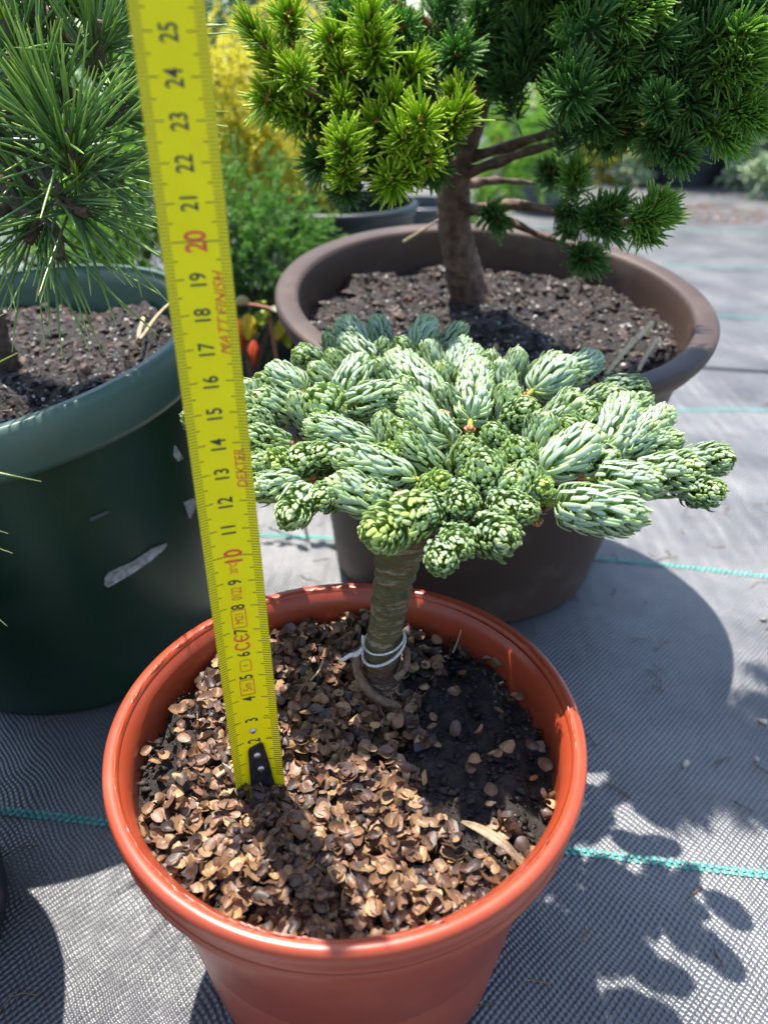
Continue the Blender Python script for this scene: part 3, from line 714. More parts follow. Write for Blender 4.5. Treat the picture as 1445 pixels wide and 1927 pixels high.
def fir():
    base = np.array([0.0, 25.6, 12.3])
    t = thing('fir_tree', base, 'small flat-topped dwarf fir with silvery curled needles, growing in the terracotta-orange pot', 'fir tree')
    # trunk
    BARK = new_mat('fir_bark'); m, tt, p, o = BARK
    z = N(tt, 'ShaderNodeSeparateXYZ'); tt.links.new(tc(tt), z.inputs[0])
    n1 = noise(tt, 120, 6, .7); hgt = math_(tt, 'MULTIPLY', z.outputs[2], 8.5)
    low = ramp(tt, math_(tt, 'ADD', hgt, math_(tt, 'MULTIPLY', n1, .25)), [(.30, (.055, .026, .016)), (.42, (.085, .078, .022))])
    mp_ = N(tt, 'ShaderNodeMapping'); mp_.inputs['Scale'].default_value = (90, 90, 420); tt.links.new(tc(tt), mp_.inputs[0])
    c = mix(tt, ramp(tt, noise(tt, 1, 6, .7, mp_.outputs[0]), [(.52, (0, 0, 0)), (.60, (1, 1, 1))]), low, (.26, .20, .13))
    c = mix(tt, ramp(tt, noise(tt, 170, 6, .75), [(.35, (1, 1, 1)), (.47, (0, 0, 0))]), c, (.05, .04, .018))
    c = mix(tt, ramp(tt, noise(tt, 90, 4, .7), [(.6, (0, 0, 0)), (.68, (1, 1, 1))]), c, (.04, .035, .02))
    tt.links.new(c, p.inputs['Base Color']); p.inputs['Roughness'].default_value = .5; bump(tt, p, noise(tt, 1, 8, .7, mp_.outputs[0]), 1., .0022)
    px = [(722, 1345, 12.2), (720, 1290, 13.5), (720, 1210, 15.6), (728, 1150, 17.2), (738, 1090, 18.9), (748, 1045, 20.2), (760, 1000, 21.4), (790, 960, 22.6)]
    pts = []
    for k, (a, b, zz) in enumerate(px): q = atz(a, b, zz); pts.append([q[0], 25.6+.25*(k/7.), zz])
    pts = np.array(pts); P = smooth_path(pts, 90); s = np.linspace(0, 1, 90)
    R = np.interp(s, [0, .12, .3, .45, .6, .75, .9, 1], [1.12, .90, .72, .74, .78, .92, 1.08, .9])
    def bf(s, a):
        ring = .11*np.clip(np.sin(s*95+.5*np.sin(a*2)+.8*np.cos(a)), -.3, 1)*np.clip((s-.38)*8, 0, 1)*np.clip((.86-s)*10, 0, 1)*(.4+.6*np.clip(np.cos(a-.6)+.6, 0, 1))
        knob = .10*np.exp(-((s-.72)/.03)**2)*np.clip(np.cos(a-2.6), 0, 1)**3
        return ring+knob+.05*np.sin(a*3+s*7)+.03*np.sin(a*5+s*20)+.02*np.sin(a*9+s*45)+.08*np.exp(-((s-.60)/.035)**2)*np.clip(np.cos(a-2.2), 0, 1)**2-.07*np.exp(-((s-.66)/.03)**2)*np.clip(np.cos(a-2.7), 0, 1)**2+.08*np.exp(-(s/.1)**2)*np.sin(a*4)
    mb = MB(); tube(mb, P, R, 40, bump=bf)
    mb.obj('trunk', m, t)
    # wrapped graft stem round the foot and small roots
    mb = MB()
    cx, cy = pts[1][0], 25.6
    def heli(a0, a1, z0, z1, r, n=24): 
        q = np.linspace(0, 1, n); a = a0+(a1-a0)*q; return np.stack([cx+r*np.cos(a), cy+r*np.sin(a), z0+(z1-z0)*q], 1)
    tube(mb, heli(math.radians(160), math.radians(330), 14.9, 12.6, 1.14), np.linspace(.22, .2, 24), 8)
    tube(mb, heli(math.radians(20), math.radians(170), 15.0, 14.9, 1.04), .16, 8)
    tube(mb, heli(math.radians(-60), math.radians(20), 14.5, 15.0, 1.06), .17, 8)
    for a, l_ in ((-2.5, 1.), (-1.75, .7), (-.7, 1.2), (3.5, .9), (.4, 1.), (-1.15, .5)):
        Q = [[cx+r_*math.cos(a+.5*l_*(r_-1)), cy+r_*math.sin(a+.5*l_*(r_-1)), z_] for r_, z_ in ((.8, 13.6), (1.0, 13.3), (1.35+.3*l_, 12.95), (1.8+.9*l_, 12.5))]
        tube(mb, smooth_path(Q, 8), np.linspace(.08, .03, 8), 6)
    mb.obj('root', simple('root_bark', (.09, .045, .025), (.19, .12, .07), 400, .7, .6, .001), t)
    # shoots
    meshes = []
    meshes = {Lq: [fir_shoot_mesh(100+k+int(Lq*50), Lq, .64, int(54+58*Lq), op=[0, .2, .45, .7, .1][k], yl=.02) for k in range(5)] for Lq in (2.1, 2.9, 3.8, 4.8)}
    ylm = [fir_shoot_mesh(200+k, 2.6, .66, 170, op=.4, yl=.62) for k in range(3)]
    stem = fir_stem_mesh(); r = random.Random(3)
    ROS = {(545/2.779+400, 480/2.779+580), (840/2.779+400, 1190/2.779+580), (20/2.651+900, 750/2.651+600), (180/2.651+900, 640/2.651+600), (570/2.651+900, 460/2.651+600), (250/2.651+900, 450/2.651+600)}
    spots = [((a/2.779+400, b/2.779+580), (c_/2.779+400, d_/2.779+580), w_/2.779, (a, b) in YEL) for a, b, c_, d_, w_ in FA] + \
            [((a/2.651+900, b/2.651+600), (c_/2.651+900, d_/2.651+600), w_/2.651, (a, b) in YEL) for a, b, c_, d_, w_ in FB]
    for a, b, c_, d_, w_ in ((905,870,930,905,75),(985,880,1000,930,62),(890,840,870,870,60),(862,1030,850,990,60),(960,960,930,930,62),(700,860,740,880,58),(690,930,740,930,55),(1150,860,1080,880,62),(600,800,640,810,60),
                             (560,870,600,850,58),(760,720,770,760,52),(830,690,840,730,50),(960,730,950,770,56),(1060,690,1030,740,54),(1090,760,1040,800,62),(870,948,852,905,62),(800,965,835,930,55)):
        spots.append(((a, b), (c_, d_), w_, False))
    nodes = [on_dome(a, b, -1.6) for a, b in ((865, 850), (828, 965), (1012, 948), (610, 900), (900, 760), (720, 760), (1080, 840), (610, 760), (1000, 740), (560, 830))]
    used = [[] for _ in nodes]
    for (tp, bp, wd, yel) in spots:
        T = on_dome(*tp, .25); B = on_dome(*bp, -.55)
        Zt = (T-CAM)@np.array([0, math.cos(TH), -math.sin(TH)])
        wc = wd*Zt/FP                          # real width, cm
        wc = max(1.25, min(2.2, wc*1.22)); Lmin = max(2.2, wc*1.4)
        # tip at the outer end of the needles: pull centre in a little
        if np.linalg.norm(T-B) < Lmin:
            facing = tp in ROS
            B = T-unit(unit(T-B)+(1.15 if facing else .45)*unit(CAM-T)+[0, 0, .15])*Lmin
        if np.linalg.norm(T-B) > 5.0: B = T+unit(B-T)*5.0
        ax = T-B; L = np.linalg.norm(ax)
        Lq = 2.6 if yel else min(meshes, key=lambda q_: abs(q_-L*1.42/wc)); me = ylm[r.randrange(3)] if yel else meshes[Lq][r.randrange(5)]
        q = Vector(ax).to_track_quat('X', 'Z').to_matrix().to_4x4() @ Matrix.Rotation(r.random()*6.28, 4, 'X')
        M = Matrix.Translation(Vector(B-base)*CM) @ q @ Matrix.Diagonal((L/Lq, wc/1.42, wc/1.42, 1))
        o = link('shoot', me, t); o.matrix_local = M
        if yel: o['label'] = 'lime-yellow shoot among the silver ones'
        s_ = link('twig', stem, o)
        # join to nearest node
        i = int(np.argmin([np.linalg.norm(nd-B) for nd in nodes])); used[i].append(B)
    BR = simple('fir_branch_bark', (.12, .07, .035), (.2, .13, .06), 300, .6, .5, .001)
    top = P[-12]
    for nd, bs in zip(nodes, used):
        if not bs: continue
        mb = MB(); mid = (top+nd)/2+[0, 0, -.5]
        tube(mb, smooth_path([top, mid, nd], 10), np.linspace(.42, .24, 10), 8)
        for B in bs:
            m_ = (nd+B)/2+[0, 0, -.35]; tube(mb, smooth_path([nd, m_, B], 7), np.linspace(.16, .1, 7), 6)
        mb.obj('branch', BR, t)
    # the crowded lower shoots that only show between the upper ones
    fill = MB(); raws = [fir_shoot_mesh(600+k, 2.6, .6, 110, op=.3, yl=.0, raw=True).data() for k in range(4)]; rr = np.random.default_rng(9); cnt = 0
    hull = [(s0[0], s0[1]) for s0 in spots]
    for _ in range(400):
        if cnt >= 60: break
        (tp, bp) = hull[rr.integers(len(hull))]; f = rr.random(); px_ = bp[0]*.75+845*.25+rr.normal()*26; py_ = bp[1]*.85+840*.15+rr.normal()*22
        if py_ > 960: continue
        T = on_dome(px_, py_, -1.3); ctr = np.array([3.5, 30.5, 22.]); ax = unit((T-ctr)*[1, 1, 0]+[0, 0, 1.2+1.5*rr.random()]+rr.normal(size=3)*.6)
        join(fill, raws[rr.integers(4)], T-ax*2.2, ax, .85, .85, rr.random()*6.28); cnt += 1
    o = fill.obj('inner_foliage', [FS, FG], t); o['kind'] = 'stuff'
    # white elastic tie
    tie = thing('plant_tie', (cx, 25.6, 15.7), 'thin white elastic tie looped round the trunk of the silver fir', 'plant tie')
    WH = simple('white_elastic', (.34, .33, .30), (.62, .62, .6), 900, .4)
    c1 = np.array([cx+.05, 25.6]); mb = MB()
    def loop(z0, tiltz, rx, n=50, rr=.06, ph=0):
        a = np.linspace(0, 2*np.pi, n)+ph; return np.stack([c1[0]+rx*np.cos(a), c1[1]+rx*np.sin(a), z0+tiltz*np.cos(a-.4)], 1)
    tube(mb, loop(15.9, .22, .86), .05, 8); tube(mb, loop(15.5, .5, .92), .065, 8)
    k0 = c1[0]-.9
    tube(mb, smooth_path([[k0, 25.2, 15.8], [k0-.25, 25.0, 15.6], [k0-.5, 24.9, 15.65], [k0-.8, 24.8, 15.5], [k0-1.0, 24.8, 15.4]], 12), np.linspace(.07, .10, 12)*[1, 1.1, 1.4, 1.6, 1.5, 1.2, 1.1, 1, .9, .8, .6, .3], 8)
    tube(mb, smooth_path([[k0+.05, 25.2, 15.8], [k0, 25.0, 16.2], [k0+.02, 24.9, 16.7]], 8), .05, 6)
    mb.obj('band', WH, tie)
fir()

# ================================================================== SPRUCE
SP_L = leafmat('spruce_needle_lime', [(0., (.06, .15, .012)), (.45, (.19, .36, .014)), (.8, (.36, .52, .02)), (1., (.66, .72, .12))], .4, .32, (.5, .8, .05), rvar=.18)
SP_D = leafmat('spruce_needle_dark', [(0., (.05, .11, .035)), (.6, (.10, .21, .06)), (.9, (.16, .31, .075)), (1., (.34, .50, .15))], .4, .45, (.2, .5, .06), rvar=.2)
SP_M = leafmat('spruce_needle_mid', [(0., (.06, .14, .025)), (.5, (.13, .28, .04)), (.88, (.22, .42, .05)), (1., (.44, .58, .12))], .4, .3, (.3, .65, .05), rvar=.2)
SPB = simple('spruce_twig_bark', (.13, .05, .018), (.26, .11, .035), 500, .6, .5, .001)
SPBUD = simple('spruce_bud', (.42, .13, .03), (.55, .22, .06), 500, .45)
SPT = simple('spruce_trunk_bark', (.055, .028, .018), (.17, .10, .065), 150, .75, .9, .002, bscale=260)
def spruce_shoot_mesh(seed, mat, L=3.0, nl=1.55, n=120, ang=.85, raw=False):
    r = np.random.default_rng(seed); K = 5
    a = L*np.linspace(.03, 1, n)**.9; ph = np.arange(n)*2.39996+r.normal(size=n)*.3
    an = ang*(1-.62*np.clip((a/L-.6)/.4, 0, 1)**1.2)+r.normal(size=n)*.2
    ln = nl*(.68+.45*r.random(n))*(.85+.15*(a/L))
    tt = np.linspace(0, 1, K)
    dx = np.cos(an); dr = np.sin(an); bend = .24+.24*r.normal(size=n)
    s = tt[None]*ln[:, None]
    X = a[:, None]+s*dx[:, None]+bend[:, None]*s*tt[None]*.5
    Rr = .08+s*dr[:, None]-bend[:, None]*s*tt[None]*.28
    P = np.stack([X, Rr*np.cos(ph)[:, None], Rr*np.sin(ph)[:, None]], -1)
    Nn = np.stack([np.broadcast_to(-dr[:, None], X.shape), dx[:, None]*np.cos(ph)[:, None]*np.ones(K), dx[:, None]*np.sin(ph)[:, None]*np.ones(K)], -1)
    W = np.array([.036, .052, .056, .052, .024])[None]*(.85+.3*r.random((n, 1)))
    mb = MB(); sweep(mb, P, Nn, W, [(-1, 0), (0, .7), (1, 0), (0, -.7)])
    return mb if raw else mb.mesh('spruce_needles', [mat])
def spruce_stem_mesh():
    mb = MB(); tube(mb, [(-.3, 0, 0), (0, 0, 0), (1.2, 0, 0), (2.6, 0, 0), (3.0, 0, 0)], [.14, .15, .13, .11, .06], 8)
    for k in range(9):
        a = k*2.4; x = 2.85+.02*k; tube(mb, [(x, .03*math.cos(a), .03*math.sin(a)), (x+.12, .11*math.cos(a), .11*math.sin(a)), (x+.3, .05*math.cos(a), .05*math.sin(a))], [.05, .07, .01], 5, mi=1)
    r = random.Random(2)
    for k in range(46):
        a = k*2.4; x = .06*k+.05; tube(mb, [(x, .1*math.cos(a), .1*math.sin(a)), (x+.1, .2*math.cos(a), .2*math.sin(a))], [.04, .03], 4)
    return mb.mesh('spruce_twig', [SPB, SPBUD])
def shoot_set(t, base, spots, variants, stem, Lref, wref=None, seed=1, name='shoot', sub='twig'):
    r = random.Random(seed)
    for (T, B, kind, wsc) in spots:
        ax = T-B; L = np.linalg.norm(ax)
        q = Vector(ax).to_track_quat('X', 'Z').to_matrix().to_4x4() @ Matrix.Rotation(r.random()*6.28, 4, 'X')
        k = wsc*r.uniform(.82, 1.14)
        M = Matrix.Translation(Vector(B-base)*CM) @ q @ Matrix.Diagonal((L/Lref, k, k, 1))
        o = link(name, r.choice(variants[kind]), t); o.matrix_local = M
        if stem: link(sub, stem, o)
def spruce():
    base = np.array([7.1, 60.0, 20.6]); t = thing('spruce_tree', base, 'dwarf spruce with lime and dark green shoots and thick trunk, in the large brown pot', 'spruce tree')
    mb = MB()
    tp = [aty(892, 578, 59.8), aty(880, 540, 59.6), aty(862, 470, 59), aty(852, 400, 58.5), aty(856, 320, 58), aty(880, 240, 57.5), aty(915, 140, 57), aty(945, 40, 56.5), aty(960, -80, 56)]
    P = smooth_path(tp, 70); s = np.linspace(0, 1, 70)
    tube(mb, P, np.interp(s, [0, .08, .25, .5, .8, 1], [2.1, 1.55, 1.2, 1.1, .9, .6]), 26, bump=lambda s, a: .06*np.sin(a*3+s*9)+.05*np.sin(a*7+s*40)+.04*np.sin(s*160+a)+.10*np.exp(-(s/.06)**2)*np.sin(a*4))
    mb.obj('trunk', SPT, t)
    br = [[(870, 300, 58), (950, 278, 56), (1040, 250, 53), (1150, 235, 49), (1260, 215, 45.5)], [(868, 330, 58), (950, 300, 55), (1040, 272, 53), (1110, 262, 52)],
          [(858, 400, 58.5), (960, 385, 56), (1060, 400, 51), (1130, 420, 47.5), (1210, 412, 44)], [(860, 385, 58.5), (930, 405, 56), (1010, 440, 54), (1070, 462, 53)],
          [(880, 260, 57.5), (820, 250, 52), (770, 260, 47), (735, 290, 45)], [(870, 300, 58), (780, 310, 52), (690, 330, 47), (650, 340, 45)],
          [(890, 220, 57.5), (800, 180, 52), (700, 120, 47), (690, 60, 45)], [(880, 250, 57.5), (740, 220, 51), (600, 180, 46), (520, 120, 44)],
          [(905, 170, 57), (1000, 120, 54), (1100, 60, 49), (1180, 30, 46)], [(930, 90, 56.6), (1060, 90, 52), (1200, 100, 48), (1350, 90, 44.5)], [(925, 120, 57), (1060, 160, 52), (1180, 190, 49), (1330, 170, 45)],
          [(905, 170, 57), (820, 60, 52), (740, 0, 49)], [(945, 40, 56), (1040, 0, 54), (1150, -30, 52)], [(868, 350, 58.2), (930, 340, 60), (1010, 345, 61)]]
    for q in br:
        mb = MB(); P = smooth_path([aty(*v) for v in q], 26); tube(mb, P, np.linspace(.42, .10, 26), 9, bump=lambda s, a: .16*np.sin(s*130+a*2)+.08*np.sin(a*3+s*20)); mb.obj('branch', SPT if q[0][1] > 200 else SPB, t)
    V = {'L': [spruce_shoot_mesh(300+k, SP_L, 3.0, 1.5+.12*(k % 3-1), 132, .68) for k in range(5)], 'D': [spruce_shoot_mesh(320+k, SP_D, 3.0, 1.45, 200, .78) for k in range(5)], 'M': [spruce_shoot_mesh(340+k, SP_M, 3.0, 1.5, 185, .74) for k in range(4)]}
    st = spruce_stem_mesh(); spots = []
    # lime bough, photo pixels: tip, base, depth tip, depth base
    Ls = [(443,15,520,112,43.5,45),(505,95,560,165,44,45.5),(540,-5,548,90,44.5,46),(612,58,650,105,45,47),(690,-15,698,110,44,46),(702,60,712,150,44.5,46.5),(548,120,568,180,42.5,45),(486,175,545,205,43.5,45.5),
          (640,100,650,175,45,47),(640,180,650,240,43.5,46),(640,232,655,318,42,44),(735,160,745,235,44,46),(792,205,790,262,41.5,44.5),(885,185,835,258,43,45.5),(790,105,760,180,45.5,47.5),(750,225,770,300,42,44.5),
          (525,205,580,225,44.5,46),(728,330,750,350,42.5,45),(822,300,780,300,43,45),(858,150,862,220,46,48),(640,300,655,360,43,45),(600,110,640,150,46.5,48),(765,300,770,345,42.5,45.5),(480,60,540,160,45,46.5),(700,210,720,270,44,46.5),(840,200,820,270,44.5,46.5)]
    for a in Ls: spots.append((aty(a[0], a[1], a[4]), aty(a[2], a[3], a[5]), 'L', 1.28))
    Ds0 = [(590,300,640,320,'D'),(640,345,660,372,'D'),(720,350,740,330,'D'),(600,215,640,250,'D'),(560,230,600,200,'D'),(820,330,800,290,'D'),(690,300,720,270,'D'),(570,160,610,170,'M'),(760,40,740,100,'D'),(760,80,800,130,'D'),(640,20,660,80,'D'),(870,90,840,140,'D')]
    for a, b, c, d, k in Ds0: spots.append((aty(a, b, 46.5), aty(c, d, 49), k, 1.3))
    # dark right side, in zoom coordinates (scale 2.651, offset 900,0)
    Dz = [(920,20,700,60,'M',50),(830,130,660,70,'M',50),(450,150,470,50,'M',50),(730,350,700,230,'M',50),(180,250,260,100,'D',53),(100,60,200,20,'D',53),(1270,80,1080,160,'D',52),(1445,140,1250,190,'M',49),
          (1450,240,1230,330,'M',49),(1440,360,1200,360,'M',49.5),(1440,560,1210,520,'M',49),(1450,640,1290,560,'M',48.5),(1330,750,1160,640,'M',49.5),(1060,820,960,740,'D',50),(850,760,900,640,'D',51),
          (870,450,930,580,'D',49.5),(980,600,1080,480,'D',51),(760,700,700,600,'D',53),(640,740,620,650,'D',53),(500,500,520,400,'D',52),(380,400,330,300,'D',54),(190,440,160,360,'D',55),(560,300,600,200,'D',53),
          (860,330,840,440,'D',53),(1000,330,1060,430,'D',53),(1150,240,1160,340,'D',52),(490,790,470,980,'M',51),(1000,1080,780,1100,'M',48.5),(960,980,820,1090,'M',49.5),(880,1200,760,1110,'M',49.5),
          (640,1000,560,1120,'D',50.5),(710,1180,600,1100,'D',51),(590,1330,470,1240,'D',52.5),(330,830,390,900,'D',54),(420,1180,500,1080,'D',52.5),(560,1080,430,1060,'D',52),(720,990,620,1110,'D',51),(130,1140,60,1060,'D',55),
          (20,290,10,170,'D',55),(700,20,560,10,'D',52),(300,40,380,10,'D',53),(1000,130,900,190,'D',53),(660,440,720,380,'D',54),(790,560,700,520,'D',54),(1080,620,980,600,'D',52),(1120,700,1040,640,'D',52),
          (620,560,540,520,'D',55),(1180,430,1080,420,'D',53),(1290,440,1180,470,'D',51),(460,330,420,250,'D',54),(290,260,330,180,'D',55),(110,200,160,130,'D',55),(620,130,560,100,'D',53),(940,420,860,350,'D',53),(70,450,30,340,'D',56),(770,180,690,160,'D',53)]
    for a, b, c, d, k, Y in Dz:
        Y -= 1.5+7.5*min(1, max(0, (a-250)/600)); spots.append((aty(a/2.651+900, b/2.651, Y), aty(c/2.651+900, d/2.651, Y+1.8), k, 1.14))
    spots = spots[:98]
    fixed = []; RS = random.Random(12)
    for T, B, k, ws in spots:
        L = np.linalg.norm(T-B); 
        lo = 3.0 if k == 'L' else 3.8; want = lo if L < lo else min(L, 6.0)
        # a foreshortened shoot: carry its foot back along the view line
        if L < want: B = T-unit(unit(T-B)+(.35 if RS.random() < .75 else 1.1)*unit(CAM-T))*want
        if np.linalg.norm(T-B) > 6.0: B = T+unit(B-T)*6.0
        Tn = B+(T-B)*.72        # needle tips reach beyond the twig tip
        fixed.append((Tn, B, k, ws))
    shoot_set(t, base, fixed, V, st, 3.0, seed=4)
    # the dense dark inner foliage behind the outer shoots
    raws = [spruce_shoot_mesh(800+k, SP_D, 3.0, 1.5, 110, 1., raw=True).data() for k in range(4)]; fill = MB(); rr = np.random.default_rng(5)
    regs = [(940, 1180, 10, 170, 52, 18), (1120, 1420, 40, 180, 44.5, 18), (1060, 1280, 130, 220, 45, 8), (900, 1000, -20, 110, 54, 14), (1150, 1500, -260, 40, 46, 34), (950, 1200, -260, -20, 52, 20), (610, 850, 80, 290, 50, 18), (640, 900, -20, 100, 52, 12), (1180, 1440, 60, 120, 44.5, 8), (1000, 1250, -40, 30, 53, 12)]
    for x0, x1, y0, y1, Y, n in regs:
        for _ in range(n):
            T = aty(rr.uniform(x0, x1), rr.uniform(y0, y1), Y+rr.normal()); ax = unit(T-np.array([8.5, 57, 30.])+rr.normal(size=3)*5)
            join(fill, raws[rr.integers(4)], T-ax*2.5, ax, 1., 1.25, rr.random()*6.28)
    for _ in range(70):  # crown above the frame, out of view, placed to shade the ground at right
        T = np.array([rr.uniform(7, 26), rr.uniform(44.5, 53), rr.uniform(40, 50)]); ax = unit(T-np.array([8.5, 57, 34.])+rr.normal(size=3)*4)
        join(fill, raws[rr.integers(4)], T-ax*2.5, ax, 1., 1.35, rr.random()*6.28)
    o = fill.obj('inner_foliage', [SP_D], t); o['kind'] = 'stuff'
spruce()

# ================================================================== PINES
PN = leafmat('pine_needle', [(0., (.05, .10, .025)), (.5, (.10, .20, .05)), (.82, (.20, .34, .06)), (1., (.52, .62, .16))], .32, .2, (.3, .6, .12), spec=.6, rvar=.25)
PNL = leafmat('pine_needle_tip_lime', [(0., (.10, .2, .04)), (.7, (.2, .34, .06)), (.93, (.34, .45, .08)), (1., (.6, .6, .3))], .32, .3, (.5, .7, .12), spec=.6)
PB = simple('pine_bark', (.06, .035, .022), (.16, .10, .065), 300, .8, .9, .002)
def pine_cluster(mb, c, axis, n, L, spread, seed, w=.06, mi=0, droop=.2):
    r = np.random.default_rng(seed); K = 7; axis = unit(axis)
    D = unit(axis[None]+spread*unit(r.normal(size=(n, 3)))*(.35+.9*r.random((n, 1))))
    st = c[None]-axis[None]*(r.random((n, 1))*2.4)
    ln = L*(.75+.45*r.random(n)); tt = np.linspace(0, 1, K)
    side = unit(np.cross(D, r.normal(size=(n, 3))))
    P = st[:, None]+D[:, None]*(ln[:, None]*tt)[..., None]+side[:, None]*((.06*ln)[:, None]*tt**2*r.normal(size=(n, 1)))[..., None]
    P[:, :, 2] -= droop*(ln[:, None]*tt**2)*.12*(1+r.random((n, 1)))
    Nn = np.broadcast_to(side[:, None], P.shape)
    W = w*np.array([.8, 1, 1, 1, .95, .8, .25])[None]*(.85+.3*r.random((n, 1)))
    sweep(mb, P, Nn, W, [(-1, 0), (0, .8), (1, 0), (0, -.8)], mi=mi)
def pine():
    base = np.array([-24.5, 46., 20.]); t = thing('pine_tree', base, 'pine with long thin green needles in tufts, in the big dark green pot', 'pine tree')
    cl = [(125,262,37.5,(.15,-.45,.7),110),(70,185,40,(-.2,-.3,.8),80),(185,60,42,(.3,-.2,.9),80),(15,60,42,(-.3,-.2,.8),70),(60,-40,44,(0,-.1,1),80),(-10,250,41,(-.5,-.4,.5),60),(150,395,38.5,(.5,-.5,-.1),60),(60,440,40,(-.1,-.5,-.3),50),
          (230,210,45,(.8,0,.3),70),(110,110,46,(.1,0,.8),80),(-40,400,42,(-.5,-.3,0),40),(215,330,44,(.7,-.1,-.2),55),(40,330,45,(-.1,-.1,.2),60),(240,30,47,(.6,.1,.7),60),(150,330,46,(.3,0,-.2),50),(-30,130,44,(-.5,0,.5),60),(180,-30,46,(.3,0,1),60),(110,470,39,(.3,-.6,-.6),26),(30,20,48,(0,0,1),60)]
    mb0 = MB(); root = np.array([-24.3, 46.5, 20.2]); top = aty(40, 120, 46)
    P = smooth_path([root, aty(-60, 470, 46.5), aty(-20, 330, 46), top, aty(60, -60, 46)], 40); tube(mb0, P, np.linspace(1.2, .5, 40), 14, bump=lambda s, a: .12*np.sin(s*90+a*2)+.06*np.sin(a*5)); mb0.obj('trunk', PB, t)
    for k, (px, py, Y, ax, n) in enumerate(cl):
        c = aty(px, py, Y); j = int(np.argmin(np.linalg.norm(P-c, axis=1))); mb = MB()
        tube(mb, smooth_path([P[j], (P[j]+c)/2-[0, 0, .6], c-unit(ax)*1.5, c+unit(ax)*.5], 16), np.linspace(.38, .28, 16), 8, bump=lambda s, a: .2*np.sin(s*80+a*3)); mb.obj('branch', PB, t)
        mb = MB(); pine_cluster(mb, c, np.array(ax), int(n*.72), 5.6, 1.15, 500+k, .07); mb.obj('needle_tuft', PN, t)
        if k in (0, 1, 3): 
            mb = MB(); pine_cluster(mb, c, np.array([0, -.1, 1.]), 34, 1.5, .35, 700+k, .06, droop=0); mb.obj('candle', SP_L, t)
pine()
def left_pine():
    base = np.array([-27.0, 20.5, 0.]); t = thing('pine_tree', (base[0], base[1], 15), 'pine mostly beyond the left edge, only its lime-green needle tips showing', 'pine tree')
    mb = MB(); tube(mb, smooth_path([(-27, 20.5, 14.5), (-26.5, 21.5, 19), (-24.5, 23.5, 23)], 14), np.linspace(.7, .35, 14), 10); mb.obj('trunk', PB, t)
    mb = MB()
    tips = [(78, 906, 24), (16, 1004, 23.5), (24, 1041, 23.2), (14, 1178, 21.5), (34, 664, 26), (10, 772, 25.4), (8, 590, 27), (4, 735, 25.5), (-20, 950, 23), (-30, 700, 25), (-40, 820, 24), (-30, 1100, 23)]
    c = np.array([-21.5, 24.3, 24.2]); r = np.random.default_rng(4)
    for k, (px, py, Y) in enumerate(tips):
        T = aty(px, py, Y); s = c+r.normal(size=3)*[.3, .5, .6]; K = 8; tt = np.linspace(0, 1, K)[:, None]
        P = s+(T-s)*tt+np.array([0, 0, .5])*np.sin(tt*3.14); N_ = np.broadcast_to(unit(np.cross(T-s, [0, 0, 1])), P.shape)
        sweep(mb, P[None], N_[None], (.055*np.array([.8, 1, 1, 1, 1, .9, .7, .15]))[None], [(-1, 0), (0, .8), (1, 0), (0, -.8)])
    for k, q in enumerate(((-31, 22, 27), (-34, 30, 32), (-33, 14, 30), (-37, 22, 36), (-31, 33, 27), (-36, 40, 30))): pine_cluster(mb, np.array(q, float), np.array([-.2, 0, 1.]), 110, 6., 1.3, 950+k, .06)  # unseen tufts beyond the left edge, added to shade the ground there
    tube(mb, smooth_path([(-24.5, 23.5, 23), (-22.8, 24, 23.8), (-21.2, 24.3, 24.3)], 8), np.linspace(.3, .2, 8), 8)
    mb.obj('needle_tuft', PNL, t)
left_pine()
big_pot('plant_pot', (-26.9, 21.0), 10.2, 15.5, 8.0, (0, 0), BLACK, BLACK, 'black pot cut off by the left edge, beside the terracotta-orange pot', .8, 1.4)
soil_disc('potting_soil', (-26.9, 21.0), 9.2, 14.2, 'dark soil inside the black pot at the left edge', 77, .4, SOIL)

# ================================================================== BACKGROUND PLANTS
def feather(name, base, spots, mats, label, cat, seed, sprig=(3, 6), m=26, nl=.7, w=.09, up=.6, stems=True, group=None, out=1.0, trans=None):
    """spots: (x,y,z,radius,count,mat) clumps of sprigs; each sprig a fine twig with short scale-like needles"""
    t = thing(name, base, label, cat, group); r = np.random.default_rng(seed); base = np.array(base, float)
    mbs = [MB() for _ in mats]; sb = MB()
    for (x, y, z, R, cnt, mi) in spots:
        c = np.array([x, y, z])
        if stems: tube(sb, smooth_path([base, (base+c)/2+[0, 0, R*.3], c], 10), np.linspace(.5, .25, 10)*max(1, R/8), 6)
        d = unit(r.normal(size=(cnt, 3))); o = c+d*R*(r.random((cnt, 1))**.4)*[1, 1, .8]*.75
        D = unit(d*out+np.array([0, 0, up])+.35*r.normal(size=(cnt, 3)))
        L = sprig[0]+(sprig[1]-sprig[0])*r.random(cnt)
        tt = np.tile(np.linspace(0, 1, m), (cnt, 1))
        sag = -.22*L[:, None]*tt**2
        pos = o[:, None]+D[:, None]*(L[:, None]*tt)[..., None]; pos[:, :, 2] += sag
        pos = pos.reshape(-1, 3); DD = np.repeat(D, m, 0); k = len(pos)
        nd = unit(DD*.7+.8*unit(r.normal(size=(k, 3)))); ln = nl*(.6+.7*r.random(k))*(1.15-.5*tt.ravel())
        K = 3; q = np.linspace(0, 1, K); P = pos[:, None]+nd[:, None]*(ln[:, None]*q)[..., None]
        Nn = np.broadcast_to(unit(np.cross(nd, r.normal(size=(k, 3))))[:, None], P.shape)
        W = (w*np.array([.8, 1, .15]))[None]*np.ones((k, 1))
        sweep(mbs[mi], P, Nn, W, [(-1, 0), (0, .3), (1, 0)], )
    for i, b in enumerate(mbs):
        if b.n: b.obj('foliage', mats[i], t)
    if stems and sb.n: sb.obj('stem', PB, t)
    return t
